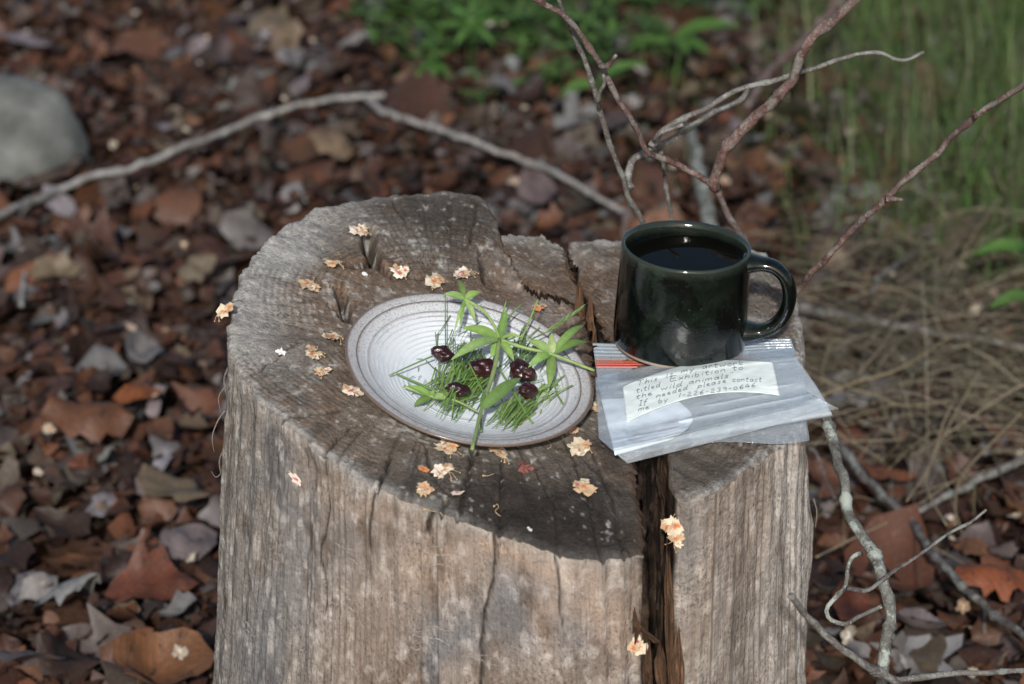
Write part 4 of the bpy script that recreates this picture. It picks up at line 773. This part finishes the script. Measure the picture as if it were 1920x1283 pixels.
fork = [fork[0] + (fork[0] - fork[1]) * 1.5] + down_to(fork + [at_y(1410., 490., .235)], to_ground(fork[-1], .05, .06))
red = by([(1345, 350), (1337, 338), (1354, 298), (1387, 255), (1421, 214), (1454, 188), (1488, 151), (1494, 124), (1521, 77), (1568, 30), (1598, 0), (1660, -60)], .205, .16)
stub = by([(1126, 122), (1140, 122), (1156, 103)], .14, .12)
b2 = by([(1040, -30), (1050, 12), (1056, 28), (1066, 44), (1092, 104), (1119, 181), (1139, 261), (1163, 322), (1179, 369), (1203, 415)], .13, .20); b2 = down_to(b2 + [at_y(1232., 485., .21)], to_ground(b2[-1], .06, .05))
branch('forked_branch', 'reddish forked branch rising behind the mug', [('main_stem', fork, .0021, .0036), ('side_stem', red, .0046, .0036), ('twig_stub', stub, .0028, .0013)], BARK_RED)
sp2_ = by([(1122, 190), (1124, 172), (1132, 158), (1131, 140)], .15, .14)
c2 = by([(1180, 350), (1176, 338), (1186, 301), (1212, 286), (1240, 270), (1268, 256), (1296, 236), (1340, 212), (1385, 190), (1402, 168)], .205, .27)
branch('forked_branch', 'thin grey brown branch left of the red fork, running down to the mug rim', [('main_stem', b2, .0020, .0031), ('twig_stub', sp2_, .0021, .0012), ('side_stem', c2, .0034, .0022)], BARK_GREY)
c3 = by([(1222, 275), (1226, 265), (1242, 243), (1280, 222), (1323, 204), (1380, 171), (1481, 144), (1508, 134), (1581, 110), (1642, 99), (1675, 109), (1702, 112), (1732, 99)], .19, .24)
c4 = by([(1226, 262), (1236, 250), (1262, 240), (1281, 233)], .186, .18)
branch('dry_twig', 'slender grey twig reaching right behind the red stem to a bent tip', [('main_stem', c3, .0026, .0013), ('side_twig', c4, .0018, .0015)], BARK_GREY)
d1 = by([(1240, 285), (1243, 311), (1248, 350), (1260, 412)], .23, .25); branch('dry_twig', 'short thin twig standing upright just behind the mug rim', [('main_stem', down_to(d1 + [at_y(1268., 470., .255)], to_ground(d1[-1], .02, .03)), .0016, .0022)], BARK_GREY)
r1 = by([(2010, 95), (1920, 158), (1830, 218), (1766, 278), (1665, 368), (1602, 429), (1530, 504), (1497, 545), (1440, 612)], -.02, .15); r1b = by([(1662, 370), (1675, 372), (1692, 374)], .06, .06); r1c = by([(1828, 219), (1826, 210), (1827, 204)], .015, .01)
branch('long_branch', 'straight red brown branch slanting up to the right from the mug handle', [('main_stem', down_to(r1, to_ground(r1[-1], -.06, .06)), .0022, .0032), ('twig_stub', r1b, .0024, .0011), ('twig_stub', r1c, .0016, .0007)], BARK_RED)
def gp_(pts, h=.012): 
    hs = np.broadcast_to(h, (len(pts),)); return [on_ground(float(a), float(b), float(q)) for (a, b), q in zip(pts, hs)]
branch('fallen_stick', 'long pale grey stick lying across the leaves at upper left', [('main_stem', gp_([(-60, 425), (0, 402), (97, 362), (161, 335), (248, 315), (335, 281), (469, 226), (496, 218), (543, 201), (640, 184), (722, 180)], .050), .0048, .0036), ('side_twig', gp_([(120, 352), (70, 375), (40, 400), (20, 440)], [.048, .04, .03, .02]), .0040, .0022)], BARK_PALE, cat='stick')
branch('fallen_stick', 'pale stick running down right from the end of the long grey one', [('main_stem', gp_([(688, 186), (724, 211), (838, 248), (925, 281), (992, 305), (1076, 342), (1165, 397)], .045), .0044, .0034)], BARK_PALE, cat='stick')
branch('fallen_stick', 'thin blue grey stick at the far left edge below the long one', [('main_stem', gp_([(18, 405), (32, 450), (47, 490), (40, 572)], .03), .0040, .0028)], BARK_PALE, cat='stick')
branch('fallen_stick', 'grey stick lying in the straw right of the stump', [('main_stem', gp_([(1440, 560), (1501, 575), (1620, 600), (1780, 629), (1920, 650), (2000, 665)], .05), .0055, .0045)], BARK_GREY, cat='stick')
branch('lichened_branch', 'thickest greenish lichen covered branch beside the right flank of the stump', [('main_stem', [at_y(float(a), float(b), y) for a, b, y in [(1530, 745, .12), (1545, 780, .10), (1558, 823, .08), (1580, 895, .05), (1590, 956, .03), (1619, 1009, .0), (1644, 1052, -.02), (1659, 1110, -.04), (1669, 1163, -.05), (1659, 1217, -.06), (1655, 1262, -.07), (1650, 1330, -.08)]], .0042, .0046),
    ('twig', by([(1616, 1036), (1600, 1042), (1589, 1062), (1586, 1100), (1572, 1118), (1551, 1142), (1556, 1162), (1583, 1172), (1612, 1155), (1655, 1137)], -.01, -.05), .0017, .0016)], BARK_LICH)
branch('dry_twig', 'thin dark twig crossing over the lichen covered branch', [('main_stem', by([(1590, 1104), (1612, 1107), (1633, 1103), (1662, 1081), (1727, 1038), (1777, 1002), (1822, 978), (1850, 957)], -.06, -.02), .0019, .0010)], BARK_DARK)
branch('fallen_stick', 'long dark stick slanting to the lower right corner', [('main_stem', gp_([(1560, 820), (1580, 845), (1641, 916), (1705, 973), (1745, 1034), (1816, 1110), (1852, 1142), (1920, 1196), (1990, 1250)], .075), .0042, .0036), ('side_twig', gp_([(1848, 1140), (1845, 1180), (1856, 1215), (1870, 1235)], [.04, .03, .02, .01]), .0018, .0012)], BARK_DARK, cat='stick')
branch('fallen_stick', 'grey stick from the right edge meeting the long dark stick', [('main_stem', gp_([(1990, 835), (1920, 862), (1834, 902), (1762, 938), (1698, 966)], .07), .0045, .0030)], BARK_GREY, cat='stick')
branch('forked_branch', 'grey twig whose dark tip overlaps the lower right side of the stump', [('main_stem', by([(1483, 1117), (1497, 1138), (1515, 1160), (1562, 1203), (1619, 1246), (1655, 1262), (1700, 1300)], -.20, -.16), .0022, .0030), ('side_stem', by([(1640, 1258), (1691, 1275), (1798, 1264), (1920, 1257), (1990, 1252)], -.165, -.12), .0024, .0018)], BARK_GREY)
branch('dry_twig', 'short pale stub at the bottom beside the lichen covered branch', [('main_stem', gp_([(1672, 1190), (1690, 1232), (1707, 1275)], .03), .0030, .0024)], BARK_PALE)
branch('dry_twig', 'wispy twig hugging the right flank of the stump under the bag', [('main_stem', gp_([(1515, 838), (1530, 850), (1544, 888), (1565, 934)], .10), .0012, .0008)], BARK_GREY)
branch('dry_twig', 'blurred dark red branch far behind the red fork', [('main_stem', gp_([(1600, -30), (1560, 20), (1500, 85), (1440, 140), (1400, 200)], .16), .0055, .0045)], BARK_RED)
branch('dry_twig', 'blurred grey trailing branch in the background right of the mug', [('main_stem', gp_([(1290, 240), (1305, 290), (1315, 350), (1335, 430)], .05), .0070, .0080)], BARK_LICH)
branch('dry_twig', 'dark bent twig lying in the straw above the grey stick', [('main_stem', gp_([(1728, 465), (1690, 490), (1650, 520), (1636, 548)], .06), .0035, .0030)], BARK_DARK)

# ------------------------------------------------------------------ rocks
rk = M('granite', .85, .25); P = rk.obj(); rn = rk.noise(P, 18, 5, .6); rf = rk.noise(P, 300, 4, .7)
rk.color(rk.mix(rk.range(rk.noise(P, 60, 4, .7), .48, .6, 0, .6), rk.ramp(rn, [(.3, (.08, .083, .076)), (.5, (.15, .155, .143)), (.7, (.22, .225, .212))]), (.12, .12, .11))); rk.bump(rk.math('ADD', rn, rf), .5, .006)
def rock(px, py, sx, sy, sz, lab, seed):
    c = on_ground(float(px), float(py), 0); n_ = .22 * fbm(IV[:, 0] * 1.1 + seed, IV[:, 1] * 1.1, IV[:, 2] * 1.1, 3, seed) + .10 * fbm(IV[:, 0] * 4, IV[:, 1] * 4, IV[:, 2] * 4, 4, seed)
    tag(mesh('rock', IV * (1 + n_)[:, None] * np.array([sx, sy, sz]) + c + np.array([0, 0, sz * .3]), IF, rk.m), lab, 'rock')
rock(20, 325, .096, .088, .085, 'pale grey boulder at the left edge of the photo', 4)
rock(1335, 60, .07, .05, .035, 'blurred grey stone at the top behind the twigs', 9)
rock(1605, 385, .035, .03, .022, 'small blue grey stone in the grass right of the mug', 14)

# ------------------------------------------------------------------ dead leaves
def leaf_shape(kind, n=9, m=4, seed=0, curl=.5, ra=.45):
    s = np.linspace(0, 1, n); base = np.sin(np.pi * s ** .85) ** .8
    if kind == 'oak': w = base * (.30 + .10 * np.cos(s * 6 * np.pi))
    elif kind == 'beech': w = base * .30
    elif kind == 'round': w = base ** .6 * .42
    elif kind == 'long': w = base * .17
    else: w = base * (.34 + .07 * np.sin(s * 23 + seed)) 
    w = np.maximum(w, .012); v = np.linspace(-1, 1, m + 1); rag = 1 + ra * np.stack([fbm(s * 7 + seed, 0, 0, 2, seed + (1 if q > 0 else 2)) * abs(q) for q in v], 1); x = s[:, None] - .5 + .05 * fbm(s[:, None] * 9, v * 2, seed, 2, seed); y = w[:, None] * v * rag + .07 * np.sin(s[:, None] * 3 + seed)
    if kind == 'maple':
        a = np.linspace(0, 2 * np.pi, 20, endpoint=False); R = (.30 + .13 * abs(np.cos(a * 2.5)) ** 1.2) * (1 + .35 * fbm(np.cos(a) * 3 + seed, np.sin(a) * 3, 0, 2, seed)); q = np.linspace(.08, 1, 4); x = q[:, None] * R * np.cos(a); y = q[:, None] * R * np.sin(a)
    z = curl * (.55 * y ** 2 * 2.2 * (1 if seed % 2 else -1) + .28 * fbm(x * 2.2 + seed, y * 2.2, 0, 2, seed) + .35 * (x ** 2) * math.sin(seed * 1.7))
    V = np.stack([np.broadcast_to(x, y.shape), y, z], -1).reshape(-1, 3)
    return V, grid_faces(*y.shape, wrap=(kind == 'maple'))
def rotm(rx, ry, rz): return np.array(Matrix.Rotation(rz, 3, 'Z') @ Matrix.Rotation(ry, 3, 'Y') @ Matrix.Rotation(rx, 3, 'X'))
LC = [((.026, .013, .009), 20), ((.056, .024, .014), 28), ((.088, .037, .019), 20), ((.125, .052, .026), 10), ((.062, .046, .033), 9), ((.115, .082, .055), 7), ((.080, .062, .056), 7), ((.135, .120, .118), 7), ((.21, .20, .195), 4)]  # dead-leaf browns, kept darker to stand in for light falling off behind
LCc = [c for c, w in LC]; LCw = [w for c, w in LC]
def leaf_col(): return vary(random.choices(LCc, LCw)[0], .25)
KINDS = ['oak', 'beech', 'beech', 'round', 'frag', 'frag', 'long', 'maple']
# under layers: one mass of leaves nobody could count
proto = [leaf_shape(k, 8, 2, i, .85) for i, k in enumerate(KINDS * 3)]
VV, FF, CC, nv = [], [], [], 0
def scatter(n, x0, x1, y0, y1, size, zmax, tilt):
    global nv
    for _ in range(n):
        x, y = random.uniform(x0, x1), random.uniform(y0, y1)
        if math.hypot(x - .02, y - .02) < .17: continue
        V, F = random.choice(proto); s_ = size * random.uniform(.35, 1.3)
        P = (V * s_) @ rotm(random.gauss(0, tilt), random.gauss(0, tilt), random.uniform(0, 6.28)).T + np.array([x, y, float(gz0(x, y)) + random.random() * zmax])
        VV.append(P); FF.append(F + nv); CC.append(np.tile(np.r_[leaf_col(), 1.0], (len(P), 1))); nv += len(P)
_gx = np.linspace(-3, 3, 121); _GG = gz(*np.meshgrid(_gx, _gx + .8, indexing='ij'))
def gz0(x, y): return _GG[min(120, max(0, int((x + 3) / .05))), min(120, max(0, int((y + 2.2) / .05)))]
scatter(9500, -1.05, 1.05, -.45, 2.35, .048, .026, .32)
scatter(15000, -1.05, 1.05, -.45, 2.35, .026, .034, .5)
scatter(2600, -2.7, 2.7, -1.6, 3.6, .085, .03, .4)
V = np.vstack(VV); F = np.vstack(FF)
tag(mesh('leaf_litter', V, F, LEAF_A, None, True, {'Col': np.vstack(CC)}), 'thick brown litter of dead leaves around the stump', 'leaf litter', kind='stuff')
# bigger leaves on top, each one a piece of the forest floor
protoH = []
for i, k in enumerate(['oak', 'beech', 'beech', 'round', 'frag', 'frag', 'long', 'frag', 'beech', 'round'] * 2):
    V, F = leaf_shape(k, 8, 4, i + 3, .9, .3); me = bpy.data.meshes.new('fallen_leaf'); me.from_pydata(V.tolist(), [], F.tolist()); me.materials.append(LEAF_O); me.polygons.foreach_set('use_smooth', [True] * len(me.polygons)); protoH.append(me)
def put_leaf(name, me, p, size, rot, col, parent=None):
    o = bpy.data.objects.new(name, me); COL.objects.link(o); o.location = Vector(p); o.rotation_euler = rot; o.scale = (size,) * 3; o.color = (*col, 1)
    if parent: o.parent = parent
    return o
placed = 0
while placed < 290:
    px, py = random.uniform(-20, 1940), random.uniform(-10, 1300)
    if 405 < px < 1530 and py > 350 and not (py < 440 and (px < 520 or px > 1050)): continue
    if px > 1480 and py < 700 and random.random() < .75: continue
    if 700 < px < 1450 and py < 190 and random.random() < .5: continue
    p = on_ground(px, py, random.uniform(.018, .042))
    if math.hypot(p[0], p[1]) < .22: continue
    put_leaf('fallen_leaf', random.choice(protoH), p, .048 * random.uniform(.45, 1.3), (random.gauss(.15, .38), random.gauss(0, .36), random.uniform(0, 6.28)), leaf_col(), ground); placed += 1
HERO = [(165, 775, 'oak', .085, (.16, .065, .03), (.35, .1, .3), 'big orange brown curled leaf on the ground left of the stump'), (258, 738, 'beech', .045, (.25, .075, .02), (.3, .2, .5), 'bright orange leaf right beside the big orange brown one'),
 (330, 905, 'round', .075, (.21, .155, .095), (.35, -.1, 2.6), 'broad tan heart shaped leaf close to the left flank of the stump'), (352, 1012, 'beech', .072, (.23, .185, .18), (.4, .2, .7), 'mauve grey leaf below the broad tan one'), (125, 1108, 'frag', .065, (.30, .30, .29), (.3, .3, 2.8), 'pale grey crumpled leaf at lower left'),
 (290, 1095, 'oak', .080, (.16, .05, .025), (.3, .1, .2), 'rusty red leaf beside the pale grey crumpled one'), (60, 1235, 'beech', .085, (.19, .15, .145), (.5, .3, 2.5), 'mauve grey curled leaf in the lower left corner'), (300, 1245, 'maple', .085, (.24, .105, .045), (.3, 0, 1), 'orange brown lobed leaf at the bottom left of the stump'),
 (112, 888, 'beech', .058, (.16, .085, .05), (.6, .1, 1.9), 'pointed brown leaf standing up at left'), (262, 655, 'round', .048, (.22, .205, .20), (.5, .2, 1.2), 'grey leaf with curled edge at mid left'), (372, 498, 'frag', .048, (.20, .16, .105), (.4, -.1, .4), 'tan leaf just left of the stump rim'),
 (105, 505, 'frag', .055, (.20, .15, .09), (.5, 0, .1), 'square tan leaf at the left edge'), (1862, 1082, 'frag', .070, (.27, .075, .025), (.3, .1, .3), 'bright rust orange leaf at lower right'), (1725, 1160, 'beech', .075, (.24, .195, .195), (.3, .2, 2.4), 'mauve grey leaf under the lichen covered branch'),
 (1660, 880, 'long', .060, (.20, .07, .03), (.3, .1, .1), 'narrow orange leaf between the crossing sticks'), (1005, 350, 'maple', .055, (.17, .125, .125), (.6, 0, .8), 'mauve lobed leaf behind the back edge of the stump'), (548, 105, 'round', .060, (.30, .28, .27), (.7, .2, 1.5), 'pale round leaf at the top left of centre'),
 (482, 395, 'long', .055, (.21, .15, .09), (1.0, .1, 1.5), 'slim tan leaf standing up behind the left rim of the stump'), (45, 75, 'long', .080, (.24, .21, .23), (.3, .1, .1), 'long lilac grey leaf at the top left corner'), (165, 140, 'beech', .062, (.21, .19, .21), (.7, .3, 2.7), 'lilac grey curled leaf above the boulder'),
 (625, 262, 'frag', .060, (.23, .16, .10), (.5, .2, .2), 'tan leaf beneath the bend of the long pale stick'), (940, 160, 'frag', .055, (.20, .19, .19), (.5, .3, .9), 'grey leaf under the bright green plants'), (920, 405, 'round', .036, (.24, .25, .24), (.9, 0, 1.4), 'pale grey leaf peeking over the notch in the back of the stump'), (1600, 1130, 'beech', .06, (.17, .05, .025), (.4, .1, 1), 'dark rust leaf beside the lower right flank of the stump')]
for i, (px, py, k, sz, col, rot, lab) in enumerate(HERO):
    V, F = leaf_shape({'oak': 'frag', 'maple': 'round'}.get(k, k), 14, 6, i + 20, .85, .22); me = bpy.data.meshes.new('fallen_leaf'); me.from_pydata(V.tolist(), [], F.tolist()); me.materials.append(LEAF_O); me.polygons.foreach_set('use_smooth', [True] * len(me.polygons))
    tag(put_leaf('fallen_leaf', me, on_ground(float(px), float(py), .05), sz * .95, rot, tuple(v * .66 for v in col)), lab, 'leaf')
# pale blossom crumbs among the leaves
mb = MB()
for i in range(120):
    px, py = random.uniform(0, 1920), random.uniform(0, 1283)
    if 405 < px < 1530 and py > 350: continue
    V, F, col = petal_mesh(i, random.uniform(.0025, .0062), random.choice([ORANGE, CREAM, TAN, (.7, .68, .62)]), random.choice([(.30, .27, .21), (.36, .31, .25), (.26, .18, .12)]), 1.2, 1.4); mb.add(V @ rotm(random.gauss(.3, .4), random.gauss(0, .4), random.uniform(0, 6)).T + on_ground(px, py, .045 + .01 * random.random()), F, col)
tag(mb.build('blossom_litter', PETALM), 'pale scattered blossom crumbs among the dead leaves', 'blossom litter', kind='stuff')

# ------------------------------------------------------------------ grass, straw and green plants
mb = MB()
def tuft_blade(p, L, w, lean, az, col, n=6):
    d = np.array([math.cos(az), math.sin(az), 0]); s = np.linspace(0, 1, n); C = p + d * (lean * L * s[:, None] ** 1.8) + np.array([0, 0, 1.]) * (L * s * (1 - .35 * lean * s))[:, None]
    S = np.array([-d[1], d[0], 0]) * .6 + np.array([.5, 0, 0]); S /= np.linalg.norm(S); wd = (w / 2 * np.clip(1.1 - s, .05, 1) ** .6)[:, None]; V = np.stack([C - S * wd, C + S * wd], 1).reshape(-1, 3); return V, [tuple(f) for f in grid_faces(n, 2)]
GG = [(.13, .24, .06), (.08, .15, .042), (.16, .26, .08), (.20, .23, .11), (.20, .18, .12), (.12, .17, .07)]
n = 0
while n < 4300:
    px, py = random.uniform(1450, 1990), random.uniform(-60, 620)
    d = (px - 1500) / 420 + (330 - py) / 600
    if random.random() > np.clip(d * .9, .03, 1): continue
    p = on_ground(px, py, 0); V, F = tuft_blade(p, random.uniform(.06, .19), random.uniform(.0012, .0028), random.uniform(.2, 1.5), random.uniform(0, 6.28), vary(random.choice(GG), .3)); mb.add(V, F, vary(random.choice(GG), .3)); n += 1
for i in range(260):
    p = on_ground(random.uniform(1180, 1620), random.uniform(60, 420), 0); V, F = tuft_blade(p, random.uniform(.04, .11), .0014, random.uniform(.3, 1), random.uniform(0, 6.28), None); mb.add(V, F, vary(random.choice(GG), .3))
tag(mb.build('wild_grass', GRASSM), 'thin dark green wild grass at the upper right', 'grass', kind='stuff')
mb = MB()
ST = [(.24, .20, .14), (.14, .12, .085), (.33, .28, .20), (.09, .075, .058), (.20, .19, .11)]
for i in range(620):
    px, py = random.gauss(1710, 130), random.gauss(665, 125)
    if px < 1500 and py > 440: continue
    p = on_ground(px, py, random.uniform(.005, .05)); L = random.uniform(.07, .24); az = random.gauss(-1.2, 1.3); d = np.array([math.cos(az), math.sin(az), random.uniform(-.05, .45)]); q = p + d * L; q[2] = max(q[2], float(gz(q[0], q[1])) + .008); m_ = (p + q) / 2 + np.array([0, 0, random.uniform(0, .035)])
    if abs(q[0]) < .2 and abs(q[1]) < .2: continue
    V, F = tube_data(resample([p, m_, q], 8), random.uniform(.0003, .00065), 4, caps=False); mb.add(V, F, vary(random.choice(ST), .3))
tag(mb.build('dry_straw', STRAWM), 'tangle of dry tan grass straw right of the stump', 'straw', kind='stuff')
# countable long straws in front of the tangle
for pts, h, w, lab in [([(1497, 690), (1560, 720), (1640, 740), (1690, 760), (1790, 752), (1790, 752)], .10, .0011, 'long straw running right from beside the bag'), ([(1790, 752), (1770, 790), (1745, 870), (1700, 940)], .10, .0011, 'straw bending down from the end of the long one'), ([(1540, 742), (1610, 715), (1690, 690), (1790, 625)], .11, .0011, 'straw rising right from the bag corner'),
                   ([(1920, 770), (1860, 830), (1800, 900), (1790, 985)], .09, .0013, 'kinked straw near the right edge'), ([(1840, 690), (1800, 760), (1740, 880), (1744, 930), (1775, 985)], .09, .0012, 'thick bent straw left of the kinked one'), ([(1530, 1045), (1600, 1010), (1700, 960), (1820, 880)], .07, .0010, 'straight straw passing behind the lichen covered branch'), ([(1560, 640), (1545, 680), (1540, 720)], .10, .0010, 'short upright straw beside the mug handle'), ([(1700, 560), (1660, 640), (1610, 700)], .10, .0010, 'slanting straw above the grey stick')]:
    C = resample([on_ground(float(a), float(b), h) for a, b in pts[:5]], 26); V, F = tube_data(C, w * np.linspace(1, .6, 26), 6); m2 = MB(); m2.add(V, F, vary((.26, .21, .13))); tag(m2.build('straw', STRAWM), lab, 'straw', 'long dry straws')
# bright green whorled ground cover at the top
mb = MB(); GB = [(.060, .125, .028), (.045, .095, .022), (.085, .155, .042), (.040, .075, .022)]
n = 0
while n < 300:
    px, py = random.uniform(680, 1460), random.uniform(-60, 290); dens = np.clip(1.05 - (py - 10) / 190 - (abs(px - 1010) / 470) ** 2, .02, .8)
    if random.random() > dens: continue
    p = on_ground(px, py, 0); H = random.uniform(.02, .09); top = p + np.array([random.uniform(-.02, .02), random.uniform(-.02, .02), H]); V, F = tube_data(resample([p, (p + top) / 2 + .004, top], 6), .0009, 4, caps=False); mb.add(V, F, vary(GB[1]))
    for lv in ([0] if H < .05 else [0, .45]):
        c = top * (1 - lv) + p * lv; k = random.randint(5, 8); a0 = random.random() * 6
        for j in range(k):
            a = a0 + 6.283 * j / k; L = random.uniform(.016, .034); V, F = blade(c, c + np.array([math.cos(a) * L, math.sin(a) * L, random.uniform(-.004, .012)]), L * .27, (0, 0, 1), .1, 5); mb.add(V, F, vary(random.choice(GB), .25))
    n += 1
for i in range(420):
    px, py = random.uniform(690, 1400), random.gauss(60, 70); V, F = tuft_blade(on_ground(px, py, 0), random.uniform(.03, .09), random.uniform(.0015, .003), random.uniform(.3, 1), random.uniform(0, 6.28), None); mb.add(V, F, vary(random.choice(GB), .3))
tag(mb.build('ground_cover', GRASSM), 'bright green whorled ground cover at the top middle', 'ground cover', kind='stuff')
def herb(px, py, h, leaves, lab):
    p = on_ground(float(px), float(py), 0); top = p + np.array([0, 0, h]); o = thing('green_plant', p, lab, 'plant'); V, F = tube_data(resample([p, (p + top) / 2 + .003, top], 10), .0013, 6); m2 = MB(); m2.add(V, F, vary(GB[1])); m2.build('stem', GRASSM, o)
    for dx, dy, dz, w in leaves: V, F = blade(top, top + np.array([dx, dy, dz]), w, (0, -.4, 1), .16, 10, .3); m2 = MB(); m2.add(V, F, vary(random.choice([(.045, .105, .02), (.065, .14, .03)]))); m2.build('leaf', GRASSM, o)
herb(1255, 150, .05, [(.085, .0, .020, .022), (-.055, .0, -.012, .020), (.02, -.05, .0, .018), (-.03, .04, .012, .016), (.05, -.02, -.01, .02)], 'leafy green plant with a long pale leaf behind the forked branch')
herb(1118, 232, .05, [(-.045, -.01, -.012, .018), (.04, .01, .012, .016), (.06, -.01, .03, .016)], 'small green plant between the two thin branches')
herb(1925, 640, .10, [(-.062, .0, -.004, .017), (-.03, -.03, .012, .014), (.05, 0, .0, .015)], 'green plant with a broad leaf at the right edge')
herb(1925, 730, .10, [(-.045, -.01, -.008, .016), (.03, .02, .008, .014), (-.012, -.04, -.01, .015)], 'lower green plant with dark leaves at the right edge')
herb(812, 190, .05, [(-.032, 0, .012, .009), (.03, .01, .016, .009), (-.02, -.03, -.01, .009), (.022, -.03, -.012, .009), (0, .03, .02, .008), (.004, -.04, -.02, .009)], 'star shaped green plant left of the ground cover')
herb(885, 140, .06, [(-.042, 0, .004, .010), (.042, .01, .008, .010), (-.02, -.03, -.012, .010), (.028, -.03, -.010, .010), (0, .03, .03, .009), (.03, .0, .03, .009), (-.03, 0, .03, .009)], 'larger star shaped green plant in the top middle')
